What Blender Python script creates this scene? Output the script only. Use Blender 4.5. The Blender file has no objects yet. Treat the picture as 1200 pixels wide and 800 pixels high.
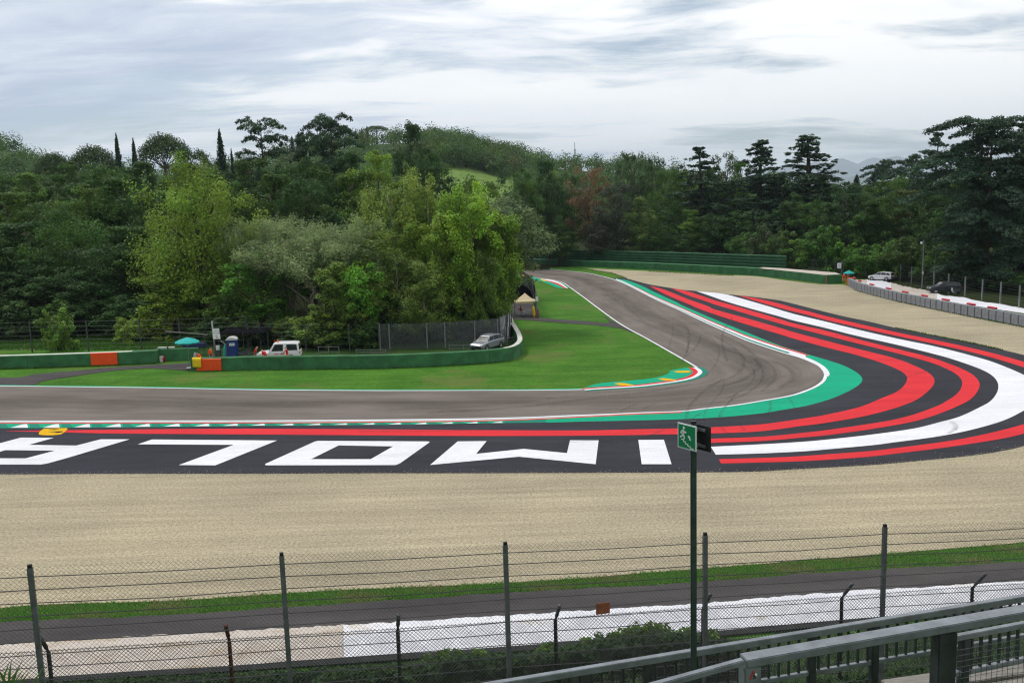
import bpy, bmesh, math, random
import numpy as np
from mathutils import Vector, Matrix
from mathutils.geometry import tessellate_polygon

C = bpy.context.scene.collection
SC = bpy.context.scene
R = math.radians
rnd = random.Random(7)
NR = np.random.default_rng(11)

# ------------------------------------------------------------------ camera model
F, CX, CY, H = 1080.0, 600.0, 400.0, 14.5
PITCH = math.atan(158.0 / F)
ROLL = 0.030
fw = Vector((0, math.cos(PITCH), -math.sin(PITCH)))
r0 = Vector((1, 0, 0))
u0 = r0.cross(fw)
rt = r0 * math.cos(ROLL) - u0 * math.sin(ROLL)
up = u0 * math.cos(ROLL) + r0 * math.sin(ROLL)
EYE = Vector((0, 0, H))


def ray(px, py):
    return fw + rt * ((px - CX) / F) + up * ((CY - py) / F)


def G(px, py, z=0.0):
    """the point of the level z that the photograph shows at px, py"""
    d = ray(px, py)
    t = (z - H) / d.z
    return EYE + d * t


def P(px, py, Y):
    """the point at world depth Y that the photograph shows at px, py"""
    d = ray(px, py)
    return EYE + d * (Y / d.y)


def smooth(pts, n=8):
    out = []
    m = len(pts)
    for i in range(m - 1):
        p0 = pts[max(i - 1, 0)]; p1 = pts[i]; p2 = pts[i + 1]; p3 = pts[min(i + 2, m - 1)]
        for k in range(n):
            t = k / n
            t2, t3 = t * t, t * t * t
            out.append(tuple(0.5 * (2 * b + (c - a) * t + (2 * a - 5 * b + 4 * c - d) * t2 + (3 * b - a - 3 * c + d) * t3)
                             for a, b, c, d in zip(p0, p1, p2, p3)))
    out.append(tuple(pts[-1]))
    return out


def interp(x, pts):
    if x <= pts[0][0]:
        return pts[0][1]
    for a, b in zip(pts, pts[1:]):
        if x <= b[0]:
            return a[1] + (b[1] - a[1]) * (x - a[0]) / (b[0] - a[0])
    return pts[-1][1]


def sstep(x, a, b):
    t = min(1, max(0, (x - a) / (b - a)))
    return t * t * (3 - 2 * t)


# ------------------------------------------------------------------ terrain height
EDGE = [(G(x, y).x, G(x, y).y) for x, y in ((-250, 806), (50, 798), (240, 785), (400, 775), (567, 763), (853, 742), (945, 733), (1200, 712), (1500, 690))]
RIDGE = [(-900, 215), (-200, 205), (-40, 192), (30, 189), (60, 204), (110, 214), (200, 214), (280, 208), (340, 194), (400, 180), (440, 175), (480, 172), (520, 173), (560, 179), (600, 189),
         (650, 199), (700, 203), (760, 204), (800, 213), (850, 226), (900, 234), (1000, 238), (1200, 235), (1700, 220)]


def terrain(x, y):
    e = interp(x, EDGE)
    d = e - 0.8 - y
    z = -0.03
    if d > 0:
        z += min(0.39 * d * sstep(d, 0, 2.5) + 0.12 * math.sin(x * .9) * sstep(d, 1, 5), 27.0)  # unseen slope behind the camera is raised to block low sky light
    if y > 60:
        r = math.hypot(x, y)
        u = x / y
        px = CX + F * u
        lift = 9.5 * sstep(r, 128, 215) * sstep(-u, 0.02, 0.25)
        hill = 0
        if r > 200:
            hz = 14.5 + (242 - ROLL * (px - 600) - interp(px, RIDGE)) / F * 560
            hill = max(0, hz) * sstep(r, 205, 560) * (1 - 0.75 * sstep(r, 640, 1500)) * (1 - sstep(r, 1500, 3500))
        z += max(lift * (1 - sstep(r, 600, 1500)), hill)
    return z


# ------------------------------------------------------------------ materials
def mat(name, col, rough=0.7, var=0.0, scale=4.0, col2=None, bump=0.0, bscale=30.0, metal=0.0, detail=6.0, spec=0.4, vec=None, world=False):
    m = bpy.data.materials.new(name)
    m.use_nodes = True
    nt = m.node_tree
    b = nt.nodes['Principled BSDF']
    b.inputs['Roughness'].default_value = rough
    b.inputs['Metallic'].default_value = metal
    b.inputs['Specular IOR Level'].default_value = spec
    c = (*col, 1)
    b.inputs['Base Color'].default_value = c
    if var or col2 or bump:
        if world:
            tc = nt.nodes.new('ShaderNodeNewGeometry'); co = tc.outputs['Position']
        else:
            tc = nt.nodes.new('ShaderNodeTexCoord'); co = tc.outputs['Object']
        if vec:
            mp = nt.nodes.new('ShaderNodeMapping'); mp.inputs['Scale'].default_value = vec
            nt.links.new(co, mp.inputs[0]); co = mp.outputs[0]
        n = nt.nodes.new('ShaderNodeTexNoise')
        n.inputs['Scale'].default_value = scale; n.inputs['Detail'].default_value = detail
        n.inputs['Roughness'].default_value = 0.65
        nt.links.new(co, n.inputs['Vector'])
        if var or col2:
            rp = nt.nodes.new('ShaderNodeValToRGB')
            rp.color_ramp.elements[0].position = 0.32; rp.color_ramp.elements[1].position = 0.68
            if col2 is None:
                a0 = tuple(max(0, v * (1 - var)) for v in col); a1 = tuple(v * (1 + var) for v in col)
            else:
                a0, a1 = col, col2
            rp.color_ramp.elements[0].color = (*a0, 1); rp.color_ramp.elements[1].color = (*a1, 1)
            nt.links.new(n.outputs['Fac'], rp.inputs[0])
            nt.links.new(rp.outputs[0], b.inputs['Base Color'])
        if bump:
            n2 = nt.nodes.new('ShaderNodeTexNoise'); n2.inputs['Scale'].default_value = bscale; n2.inputs['Detail'].default_value = 4
            nt.links.new(co, n2.inputs['Vector'])
            bp = nt.nodes.new('ShaderNodeBump'); bp.inputs['Strength'].default_value = bump; bp.inputs['Distance'].default_value = 0.05
            nt.links.new(n2.outputs['Fac'], bp.inputs['Height'])
            nt.links.new(bp.outputs[0], b.inputs['Normal'])
    return m


class NT:
    """terse node building"""
    def __init__(s, m):
        s.nt = m.node_tree; s.b = s.nt.nodes.get('Principled BSDF')

    def n(s, t, **kw):
        x = s.nt.nodes.new(t)
        for k, v in kw.items():
            if k.startswith('i_'):
                key = k[2:]
                x.inputs[int(key) if key.isdigit() else key].default_value = v
            else:
                setattr(x, k, v)
        return x

    def l(s, a, b):
        s.nt.links.new(a, b)

    def noise(s, co, scale, detail=5, rough=.6, vec=None):
        if vec:
            mp = s.n('ShaderNodeMapping'); mp.inputs['Scale'].default_value = vec; s.l(co, mp.inputs[0]); co = mp.outputs[0]
        x = s.n('ShaderNodeTexNoise'); x.inputs['Scale'].default_value = scale; x.inputs['Detail'].default_value = detail
        x.inputs['Roughness'].default_value = rough
        s.l(co, x.inputs['Vector'])
        return x.outputs['Fac']

    def ramp(s, f, stops):
        x = s.n('ShaderNodeValToRGB')
        el = x.color_ramp.elements
        while len(el) < len(stops):
            el.new(0.5)
        for e, (p, c) in zip(el, stops):
            e.position = p
            e.color = (*c, 1) if isinstance(c, tuple) else (c, c, c, 1)
        s.l(f, x.inputs[0])
        return x.outputs[0]

    def mix(s, f, a, b, mode='MIX'):
        x = s.n('ShaderNodeMix', data_type='RGBA', blend_type=mode)
        if isinstance(f, (int, float)):
            x.inputs[0].default_value = f
        else:
            s.l(f, x.inputs[0])
        for v, i in ((a, 6), (b, 7)):
            if isinstance(v, tuple):
                x.inputs[i].default_value = (*v, 1)
            else:
                s.l(v, x.inputs[i])
        return x.outputs[2]

    def math(s, op, a, b=None, c=None):
        x = s.n('ShaderNodeMath', operation=op)
        for i, v in enumerate((a, b, c)):
            if v is None:
                continue
            if isinstance(v, (int, float)):
                x.inputs[i].default_value = v
            else:
                s.l(v, x.inputs[i])
        return x.outputs[0]

    def bump(s, h, strength, dist=.05):
        x = s.n('ShaderNodeBump'); x.inputs['Strength'].default_value = strength; x.inputs['Distance'].default_value = dist
        s.l(h, x.inputs['Height']); s.l(x.outputs[0], s.b.inputs['Normal'])


def newmat(name, rough=.8, spec=.3):
    m = bpy.data.materials.new(name); m.use_nodes = True
    t = NT(m); t.b.inputs['Roughness'].default_value = rough; t.b.inputs['Specular IOR Level'].default_value = spec
    return m, t


def pos(t):
    return t.n('ShaderNodeNewGeometry').outputs['Position']


# ground surfaces (position-driven, in world space)
def grass_mat(name, a, b, dry, dryamt=.55):
    m, t = newmat(name, .95, .1)
    p = pos(t)
    c = t.ramp(t.noise(p, .30, 7, .75, (.6, 1, 1)), [(.34, a), (.66, b)])
    fine = t.ramp(t.noise(p, 3.2, 6, .9), [(.3, .55), (.72, 1.5)])
    c = t.mix(1.0, c, fine, 'MULTIPLY')
    c = t.mix(1.0, c, t.ramp(t.noise(p, .9, 5, .7, (.07, 1, 1)), [(.3, .84), (.7, 1.14)]), 'MULTIPLY')
    d = t.ramp(t.noise(p, .11, 5, .62, (1, .8, 1)), [(dryamt, 0.0), (dryamt + .16, .75)])
    c = t.mix(d, c, dry)
    t.l(c, t.b.inputs['Base Color'])
    t.bump(t.noise(p, 9, 3, .7), .6, .08)
    return m


M = {}
M['grass'] = grass_mat('infield grass', (.034, .115, .010), (.072, .185, .018), (.13, .14, .042), .53)
m, t = newmat('shade-toned forest floor', 1, .03); p = pos(t)  # tree shade is put into the dark colour of this ground
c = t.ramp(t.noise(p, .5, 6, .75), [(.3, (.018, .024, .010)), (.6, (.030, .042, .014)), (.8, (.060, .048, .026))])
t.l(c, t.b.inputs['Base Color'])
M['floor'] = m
M['hill'] = grass_mat('hillside grass', (.018, .045, .008), (.040, .085, .016), (.08, .08, .03))

m, t = newmat('gravel', 1.0, .03); p = pos(t)
big = t.ramp(t.noise(p, .09, 5, .6), [(.25, (.315, .275, .192)), (.5, (.385, .335, .232)), (.75, (.455, .39, .262))])
rake = t.noise(p, 2.2, 3, .6, (.04, 1, 1))
big = t.mix(1.0, big, t.ramp(t.noise(p, .55, 5, .65, (.12, 1, 1)), [(.3, .86), (.7, 1.1)]), 'MULTIPLY')
c = t.mix(1.0, big, t.ramp(rake, [(.3, .86), (.7, 1.08)]), 'MULTIPLY')
st = t.noise(p, 7.5, 3, .95)
c = t.mix(1.0, c, t.ramp(st, [(.30, .40), (.5, 1.0), (.72, 1.5)]), 'MULTIPLY')
t.l(c, t.b.inputs['Base Color'])
t.bump(t.math('ADD', t.math('MULTIPLY', rake, 1.6), st), .7, .06)
M['gravel'] = m

m, t = newmat('track asphalt', .95, .08)
uv = t.n('ShaderNodeUVMap').outputs[0]; p = pos(t)
base = t.ramp(t.noise(p, .12, 5, .6), [(.3, (.142, .121, .106)), (.7, (.186, .160, .139))])
streak = t.noise(uv, 5, 6, .62, (1.6, .018, 1))
c = t.mix(1.0, base, t.ramp(streak, [(.3, .74), (.62, 1.08)]), 'MULTIPLY')
sx = t.n('ShaderNodeSeparateXYZ'); t.l(uv, sx.inputs[0])
lane = t.math('ABSOLUTE', t.math('SUBTRACT', sx.outputs[0], .48))
lane2 = t.math('ADD', lane, t.math('MULTIPLY', t.math('SUBTRACT', t.noise(uv, 3, 4, .6, (1, .03, 1)), .5), .55))
c = t.mix(1.0, c, t.ramp(lane2, [(.02, .72), (.25, 1.0)]), 'MULTIPLY')
c = t.mix(1.0, c, t.ramp(t.noise(p, 14, 3, .8), [(.3, .9), (.7, 1.1)]), 'MULTIPLY')
t.l(c, t.b.inputs['Base Color']); t.bump(t.noise(p, 30, 3), .25, .02)
M['track'] = m

m, t = newmat('run-off asphalt', .95, .08); p = pos(t)
c = t.ramp(t.noise(p, .22, 6, .65, (.5, 1, 1)), [(.3, (.029, .029, .035)), (.72, (.045, .045, .054))])
c = t.mix(1.0, c, t.ramp(t.noise(p, 1.4, 5, .7, (.12, 1, 1)), [(.3, .82), (.75, 1.22)]), 'MULTIPLY')
c = t.mix(1.0, c, t.ramp(t.noise(p, 16, 3, .9), [(.3, .85), (.72, 1.2)]), 'MULTIPLY')
t.l(c, t.b.inputs['Base Color']); t.bump(t.noise(p, 30, 3), .2, .02)
M['runoff'] = m


def paint(name, col, wear=.5, dirt=(.12, .12, .13)):
    m, t = newmat(name, .9, .08); p = pos(t)
    v = t.mix(1.0, col, t.ramp(t.noise(p, .5, 6, .7, (.25, 1, 1)), [(.25, .80), (.75, 1.08)]), 'MULTIPLY')
    v = t.mix(1.0, v, t.ramp(t.noise(p, 7, 5, .8, (.5, 1, 1)), [(.3, .86), (.7, 1.06)]), 'MULTIPLY')
    f = t.ramp(t.noise(p, 2.3, 7, .75, (.18, 1, 1)), [(.56, 0.0), (.86, wear)])
    v = t.mix(f, v, dirt)
    t.l(v, t.b.inputs['Base Color']); t.bump(t.noise(p, 30, 3), .12, .02)
    return m


M['p_white'] = paint('white road paint', (.75, .75, .78), .4)
M['p_red'] = paint('red road paint', (.66, .036, .045), .22)
M['p_green'] = paint('green road paint', (.010, .36, .20), .35)
M['p_worn'] = paint('worn white kerb paint', (.50, .58, .55), .6)
M['p_teal'] = paint('worn kerb green paint', (.02, .22, .15), .6)
M['p_yellow'] = paint('yellow road paint', (.75, .42, .01), .25)
M['p_black'] = paint('black road paint', (.035, .035, .03), .1)

m, t = newmat('service road asphalt', .95, .08); p = pos(t)
c = t.ramp(t.noise(p, .6, 6, .7, (.3, 1, 1)), [(.3, (.048, .044, .045)), (.72, (.088, .080, .078))])
c = t.mix(1.0, c, t.ramp(t.noise(p, 14, 3, .9), [(.3, .85), (.75, 1.25)]), 'MULTIPLY')
t.l(c, t.b.inputs['Base Color']); t.bump(t.noise(p, 30, 3), .3, .03)
M['road'] = m

m, t = newmat('pale sheeting', .8, .15); p = pos(t)
c = t.ramp(t.noise(p, .8, 6, .7, (.5, 1, 1)), [(.35, (.62, .62, .66)), (.58, (.76, .76, .79)), (.74, (.55, .46, .35))])
c = t.mix(1.0, c, t.ramp(t.noise(p, 4, 5, .7), [(.3, .84), (.7, 1.04)]), 'MULTIPLY')
t.l(c, t.b.inputs['Base Color']); t.bump(t.noise(p, 3, 4, .6), .6, .15)
M['sheet'] = m
m, t = newmat('stained concrete', .85, .3); p = pos(t)
c = t.ramp(t.noise(p, .7, 6, .7, (.5, 1, 1)), [(.3, (.40, .345, .285)), (.5, (.56, .50, .44)), (.72, (.36, .255, .15))])
c = t.mix(1.0, c, t.ramp(t.noise(p, 5, 5, .7), [(.3, .84), (.7, 1.05)]), 'MULTIPLY')
t.l(c, t.b.inputs['Base Color']); t.bump(t.noise(p, 5, 4, .6), .5, .1)
M['concrete_pale'] = m

# object materials
M['green_belt'] = mat('green rubber belt', (.032, .135, .048), .75, .35, .7, bump=.3, bscale=3, world=True)
M['green_dark'] = mat('dark green slats', (.027, .102, .043), .8, .3, .5, bump=.3, bscale=2, world=True)
M['wall_top'] = mat('pale wall top', (.55, .53, .48), .8, .25, 1.2, world=True)
M['orange'] = mat('orange panel', (.80, .075, .006), .55, .1, 2)
M['orange_cloth'] = mat('orange cloth', (.85, .10, .01), .85, .12, 12)
M['red_cloth'] = mat('red cloth', (.55, .018, .02), .85, .15, 12)
M['navy'] = mat('navy cloth', (.02, .03, .09), .85, .15, 12)
M['skin'] = mat('skin', (.45, .25, .17), .6)
M['hair'] = mat('dark hair', (.03, .022, .018), .7)
M['white_cloth'] = mat('white cloth', (.75, .75, .75), .8, .08, 6)
M['teal'] = mat('teal canopy', (.005, .36, .33), .75, .12, 3)
M['yellow'] = mat('yellow cloth', (.75, .5, .01), .8, .12, 6)
M['cream'] = mat('cream canopy', (.60, .50, .30), .8, .1, 3)
M['galv'] = mat('galvanised steel', (.25, .265, .275), .42, .2, 6, metal=.6, bump=.05)
M['post_grey'] = mat('grey post steel', (.135, .145, .15), .5, .3, 8, metal=.4, bump=.08)
M['galv_dark'] = mat('weathered steel', (.085, .092, .095), .5, .3, 8, metal=.5, bump=.08)
M['rail'] = mat('painted rail steel', (.195, .213, .228), .45, .28, 5, metal=.35, bump=.06, bscale=14)
M['rail_dark'] = mat('dark rail steel', (.05, .057, .058), .45, .3, 6, metal=.4, bump=.08)
M['post_green'] = mat('dark green post', (.05, .075, .068), .45, .25, 8, metal=.3, bump=.05)
M['rust'] = mat('rusty steel', (.22, .075, .035), .8, .4, 10, bump=.2)
M['wire'] = mat('steel wire', (.06, .06, .064), .5, .2, 3, metal=.4)
M['mesh'] = mat('chain link wire', (.075, .075, .075), .5, .2, 3, metal=.4)
M['black'] = mat('black plastic', (.015, .015, .016), .5, .2, 8)
M['dark_net'] = mat('dark shade net', (.008, .009, .011), 1.0, .3, 2, spec=.02)
M['blue'] = mat('blue plastic', (.012, .038, .17), .5, .15, 3)
M['pale_plastic'] = mat('pale grey plastic', (.5, .5, .48), .6, .1, 3)
M['white_paint'] = mat('white vehicle paint', (.72, .72, .72), .3, .06, 2, spec=.5)
M['silver'] = mat('silver vehicle paint', (.36, .38, .41), .28, .06, 2, metal=.45, spec=.5)
M['dark_paint'] = mat('charcoal vehicle paint', (.03, .034, .04), .3, .1, 2, spec=.5)
M['glass'] = mat('dark window glass', (.012, .015, .018), .12, .1, 2, spec=.6)
M['tyre'] = mat('tyre rubber', (.02, .02, .02), .8, .2, 10)
M['rim'] = mat('wheel rim', (.4, .4, .42), .35, .1, 10, metal=.6)
M['lamp_red'] = mat('red lens', (.5, .01, .01), .25, .1, 5)
M['lamp_clear'] = mat('clear lens', (.7, .72, .75), .15, .05, 5)
M['beacon'] = mat('orange beacon', (.75, .12, .01), .3, .1, 5)
M['tecpro'] = mat('grey barrier foam', (.23, .235, .25), .7, .22, 2.2, bump=.2, bscale=5)
M['tecpro_gap'] = mat('black strap', (.03, .03, .032), .7, .2, 5)
M['red_pad'] = mat('red padding', (.52, .02, .03), .6, .15, 3)
M['sign_green'] = mat('green sign face', (.006, .21, .075), .45, .08, 10)
M['sign_white'] = mat('white sign face', (.78, .80, .78), .45, .05, 10)
M['rust_dark'] = mat('dark rusty steel', (.085, .032, .02), .8, .4, 10, bump=.2)
M['wood'] = mat('weathered plank', (.21, .195, .17), .8, .3, 4, bump=.3, vec=(1, 8, 8))
M['bark'] = mat('bark', (.075, .058, .042), .9, .4, 3, bump=.6, bscale=8)
M['bark_pale'] = mat('pale bark', (.27, .235, .18), .9, .3, 3, bump=.4, bscale=8)


def leaf_mat(name, rough=.6, transl=.22):
    """leaf colour = the plant's own object colour times the per-clump tint"""
    m = bpy.data.materials.new(name); m.use_nodes = True
    t = NT(m); nt = m.node_tree
    oi = t.n('ShaderNodeObjectInfo')
    at = t.n('ShaderNodeAttribute'); at.attribute_name = 'tint'
    c = t.mix(1.0, oi.outputs['Color'], at.outputs['Color'], 'MULTIPLY')
    t.l(c, t.b.inputs['Base Color'])
    t.b.inputs['Roughness'].default_value = rough; t.b.inputs['Specular IOR Level'].default_value = .25
    tr = t.n('ShaderNodeBsdfTranslucent'); t.l(c, tr.inputs[0])
    mx = t.n('ShaderNodeMixShader'); mx.inputs[0].default_value = transl
    t.l(t.b.outputs[0], mx.inputs[1]); t.l(tr.outputs[0], mx.inputs[2])
    t.l(mx.outputs[0], nt.nodes['Material Output'].inputs[0])
    return m


M['leaf'] = leaf_mat('foliage', .65, .36)
M['needle'] = leaf_mat('needle foliage', .7, .15)


# ------------------------------------------------------------------ mesh building
class MB:
    def __init__(s):
        s.v = []; s.f = []; s.mi = []

    def add(s, vs, fs, mi=0):
        o = len(s.v); s.v += [tuple(v) for v in vs]
        s.f += [tuple(i + o for i in f) for f in fs]; s.mi += [mi] * len(fs)
        return s

    def box(s, c, size, rz=0, mi=0, M4=None, bev=0):
        x, y, z = (k / 2 for k in size)
        vs = [Vector((a, b, d)) for d in (-z, z) for a, b in ((-x, -y), (x, -y), (x, y), (-x, y))]
        mt = Matrix.Translation(c) @ (M4 if M4 else Matrix.Rotation(rz, 4, 'Z'))
        return s.add([mt @ v for v in vs], [(3, 2, 1, 0), (4, 5, 6, 7), (0, 1, 5, 4), (1, 2, 6, 5), (2, 3, 7, 6), (3, 0, 4, 7)], mi)

    def bar(s, a, b, w, h, mi=0):
        """rectangular bar from a to b, w wide, h high, upright"""
        a, b = Vector(a), Vector(b); d = (b - a); L = d.length; d.normalize()
        side = d.cross(Vector((0, 0, 1)))
        side = side.normalized() if side.length > 1e-4 else Vector((1, 0, 0))
        upv = side.cross(d).normalized()
        vs = []
        for q in (a, b):
            for i, j in ((-1, -1), (1, -1), (1, 1), (-1, 1)):
                vs.append(q + side * (i * w / 2) + upv * (j * h / 2))
        return s.add(vs, [(0, 1, 2, 3), (7, 6, 5, 4), (0, 4, 5, 1), (1, 5, 6, 2), (2, 6, 7, 3), (3, 7, 4, 0)], mi)

    def tube(s, pts, rad, n=6, mi=0, cap=True):
        pts = [Vector(p) for p in pts]
        if not isinstance(rad, (list, tuple)):
            rad = [rad] * len(pts)
        vs, fs = [], []
        for i, p in enumerate(pts):
            d = (pts[min(i + 1, len(pts) - 1)] - pts[max(i - 1, 0)])
            d = d.normalized() if d.length > 1e-9 else Vector((0, 0, 1))
            ref = Vector((0, 0, 1)) if abs(d.z) < .9 else Vector((1, 0, 0))
            a = d.cross(ref).normalized(); b = a.cross(d)
            for k in range(n):
                q = 2 * math.pi * k / n
                vs.append(p + (a * math.cos(q) + b * math.sin(q)) * rad[i])
        for i in range(len(pts) - 1):
            for k in range(n):
                k2 = (k + 1) % n
                fs.append((i * n + k, i * n + k2, (i + 1) * n + k2, (i + 1) * n + k))
        if cap:
            fs.append(tuple(range(n))); fs.append(tuple((len(pts) - 1) * n + k for k in reversed(range(n))))
        return s.add(vs, fs, mi)

    def lathe(s, prof, n=16, c=(0, 0, 0), mi=0):
        vs, fs = [], []
        for r, z in prof:
            for k in range(n):
                q = 2 * math.pi * k / n
                vs.append((c[0] + r * math.cos(q), c[1] + r * math.sin(q), c[2] + z))
        for i in range(len(prof) - 1):
            for k in range(n):
                k2 = (k + 1) % n
                fs.append((i * n + k, i * n + k2, (i + 1) * n + k2, (i + 1) * n + k))
        return s.add(vs, fs, mi)

    def poly(s, outline, holes=(), z=None, mi=0):
        """flat filled outline, normals up"""
        loops = [[Vector((p[0], p[1], p[2] if z is None else z)) for p in outline]] + [[Vector((p[0], p[1], p[2] if z is None else z)) for p in h] for h in holes]
        tris = tessellate_polygon(loops)
        vs = [v for l in loops for v in l]
        fs = []
        for a, b, c in tris:
            n = (vs[b] - vs[a]).cross(vs[c] - vs[a])
            fs.append((a, b, c) if n.z > 0 else (a, c, b))
        return s.add(vs, fs, mi)

    def prism(s, outline, axis_from, axis_to, mi=0):
        """solid: outline points (3-D) at offset axis_from and axis_to"""
        n = len(outline); a = Vector(axis_from); b = Vector(axis_to)
        vs = [Vector(p) + a for p in outline] + [Vector(p) + b for p in outline]
        fs = [tuple(reversed(range(n))), tuple(range(n, 2 * n))]
        fs += [(i, (i + 1) % n, n + (i + 1) % n, n + i) for i in range(n)]
        return s.add(vs, fs, mi)

    def strip(s, A, B, mi=0):
        n = len(A); vs = [Vector(p) for p in A] + [Vector(p) for p in B]
        fs = []
        for i in range(n - 1):
            a, b, c, d = i, i + 1, n + i + 1, n + i
            nz = (vs[b] - vs[a]).cross(vs[d] - vs[a]).z
            fs.append((a, b, c, d) if nz >= 0 else (d, c, b, a))
        return s.add(vs, fs, mi)

    def loft(s, rings, mi=0, cap=True):
        n = len(rings[0]); vs = [v for r in rings for v in r]; fs = []
        for i in range(len(rings) - 1):
            for k in range(n):
                k2 = (k + 1) % n
                fs.append((i * n + k, i * n + k2, (i + 1) * n + k2, (i + 1) * n + k))
        if cap:
            fs.append(tuple(reversed(range(n)))); fs.append(tuple((len(rings) - 1) * n + k for k in range(n)))
        return s.add(vs, fs, mi)

    def build(s, name, m, parent=None, smooth=False, fix=True, bevel=0):
        me = bpy.data.meshes.new(name)
        me.from_pydata(s.v, [], s.f)
        for x in (m if isinstance(m, (list, tuple)) else [m]):
            me.materials.append(x)
        if any(s.mi):
            me.polygons.foreach_set('material_index', s.mi)
        if fix or bevel:
            bm = bmesh.new(); bm.from_mesh(me)
            if bevel:
                bmesh.ops.bevel(bm, geom=[e for e in bm.edges if len(e.link_faces) == 2 and e.calc_face_angle(0) > .5], offset=bevel, segments=2, affect='EDGES', clamp_overlap=True)
            if fix:
                bmesh.ops.recalc_face_normals(bm, faces=bm.faces)
            bm.to_mesh(me); bm.free()
        if smooth:
            me.polygons.foreach_set('use_smooth', [True] * len(me.polygons))
        me.update()
        o = bpy.data.objects.new(name, me); C.objects.link(o)
        if parent:
            o.parent = parent
        return o


def tag(o, label=None, cat=None, group=None, kind=None):
    if label: o['label'] = label
    if cat: o['category'] = cat
    if group: o['group'] = group
    if kind: o['kind'] = kind
    return o


def thing(name, label, cat, loc=(0, 0, 0), rz=0, group=None):
    o = bpy.data.objects.new(name, None); C.objects.link(o)
    o.location = loc; o.rotation_euler = (0, 0, rz); o.empty_display_size = .3
    return tag(o, label, cat, group)


def copy_tree(o, parent=None):
    c = o.copy(); C.objects.link(c)
    if parent: c.parent = parent
    for ch in list(o.children):
        copy_tree(ch, c)
    return c


def structure(mb, name, m, **kw):
    return tag(mb.build(name, m, **kw), kind='structure')
# ================================================================== the ground
def make_ground():
    rs = [0.0, 2.0]
    while rs[-1] < 19500:
        r = rs[-1]
        rs.append(r + max(1.0, r * .045))
    az = []
    a = -180.0
    while a < 180:
        az.append(a); a += 1.25 if abs(a) < 55 else 5
    n = len(az); vs = [(0, 0, terrain(0, 0))]; fs = []
    for r in rs[1:]:
        for a in az:
            x, y = r * math.sin(R(a)), r * math.cos(R(a)); vs.append((x, y, terrain(x, y)))
    for k in range(n):
        fs.append((0, 1 + (k + 1) % n, 1 + k))
    for i in range(len(rs) - 2):
        for k in range(n):
            k2 = (k + 1) % n
            fs.append((1 + i * n + k, 1 + i * n + k2, 1 + (i + 1) * n + k2, 1 + (i + 1) * n + k))
    b = MB(); b.add(vs, fs)
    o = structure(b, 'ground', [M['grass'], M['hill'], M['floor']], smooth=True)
    for p in o.data.polygons:
        c = p.center
        if c.z > .25 or c.y < interp(c.x, EDGE) - .2:
            p.material_index = 1
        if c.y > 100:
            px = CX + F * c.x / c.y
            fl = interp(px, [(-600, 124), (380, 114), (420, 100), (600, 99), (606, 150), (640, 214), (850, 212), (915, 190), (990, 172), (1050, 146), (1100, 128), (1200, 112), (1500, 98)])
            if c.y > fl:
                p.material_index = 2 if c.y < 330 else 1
    return o


make_ground()


def gpts(px, n=6, sm=True):
    return [G(x, y) for x, y in (smooth(px, n) if sm else px)]


def sheet(name, outline, m, z, holes=()):
    return structure(MB().poly(outline, holes, z=z), name, m, fix=False)


# ---- edges read off the photograph, in its own pixels
T_OUT_A = [(480, 309.5), (560, 311), (600, 312.5), (640, 315.2), (660, 317), (685, 319.7), (700, 322.6), (716.7, 327), (731.7, 332.6), (746.7, 340), (768, 351), (801.7, 366.3), (826.7, 378.3),
           (860, 393), (880, 401.2), (915, 412.8), (943, 421), (957, 427.5), (964.5, 435), (966, 440)]
T_OUT_B = [(966, 440), (963.5, 446), (956, 452), (944, 457.5), (925.5, 463.5), (893, 469.3), (860, 474.7), (826.7, 478.4), (798, 481.7), (753, 483.3), (710, 485.2), (660, 487), (620, 488.7),
           (547, 490.6), (437, 491.8), (300, 492.7), (176, 492.8), (0, 493), (-200, 492), (-420, 488)]
T_IN_A = [(480, 315.5), (540, 318.5), (580, 320.8), (626.7, 325), (646, 327.6), (659.7, 331), (668, 336.4), (684.5, 348.2), (701, 360.6), (728.5, 380), (758.7, 396.6), (789, 413.7), (813.7, 428), (820.6, 432.6), (823.5, 437.5)]
T_IN_B = [(823.5, 437.5), (821, 441), (813.7, 444), (800, 447), (783.5, 449.4), (760, 452.2), (734, 454), (682, 456.5), (620, 457.4), (575, 457.6), (437, 457.8), (300, 456.8), (176, 454.4), (0, 452.3), (-200, 449), (-420, 444)]
OUT_A, OUT_B, IN_A, IN_B = (gpts(k, 6) for k in (T_OUT_A, T_OUT_B, T_IN_A, T_IN_B))


def resample(pl, n):
    pl = [Vector(p) for p in pl]
    s = [0]
    for a, b in zip(pl, pl[1:]):
        s.append(s[-1] + (b - a).length)
    out = []; j = 0
    for k in range(n):
        q = s[-1] * k / (n - 1)
        while j < len(s) - 2 and s[j + 1] < q:
            j += 1
        d = s[j + 1] - s[j]
        out.append(pl[j].lerp(pl[j + 1], (q - s[j]) / d if d > 0 else 0))
    return out


def offset(pl, d):
    out = []
    for i, p in enumerate(pl):
        t = (pl[min(i + 1, len(pl) - 1)] - pl[max(i - 1, 0)]); t.z = 0; t.normalize()
        out.append(Vector((p.x - t.y * d, p.y + t.x * d, p.z)))
    return out


def at_z(pl, z):
    return [Vector((p[0], p[1], z)) for p in pl]


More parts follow.
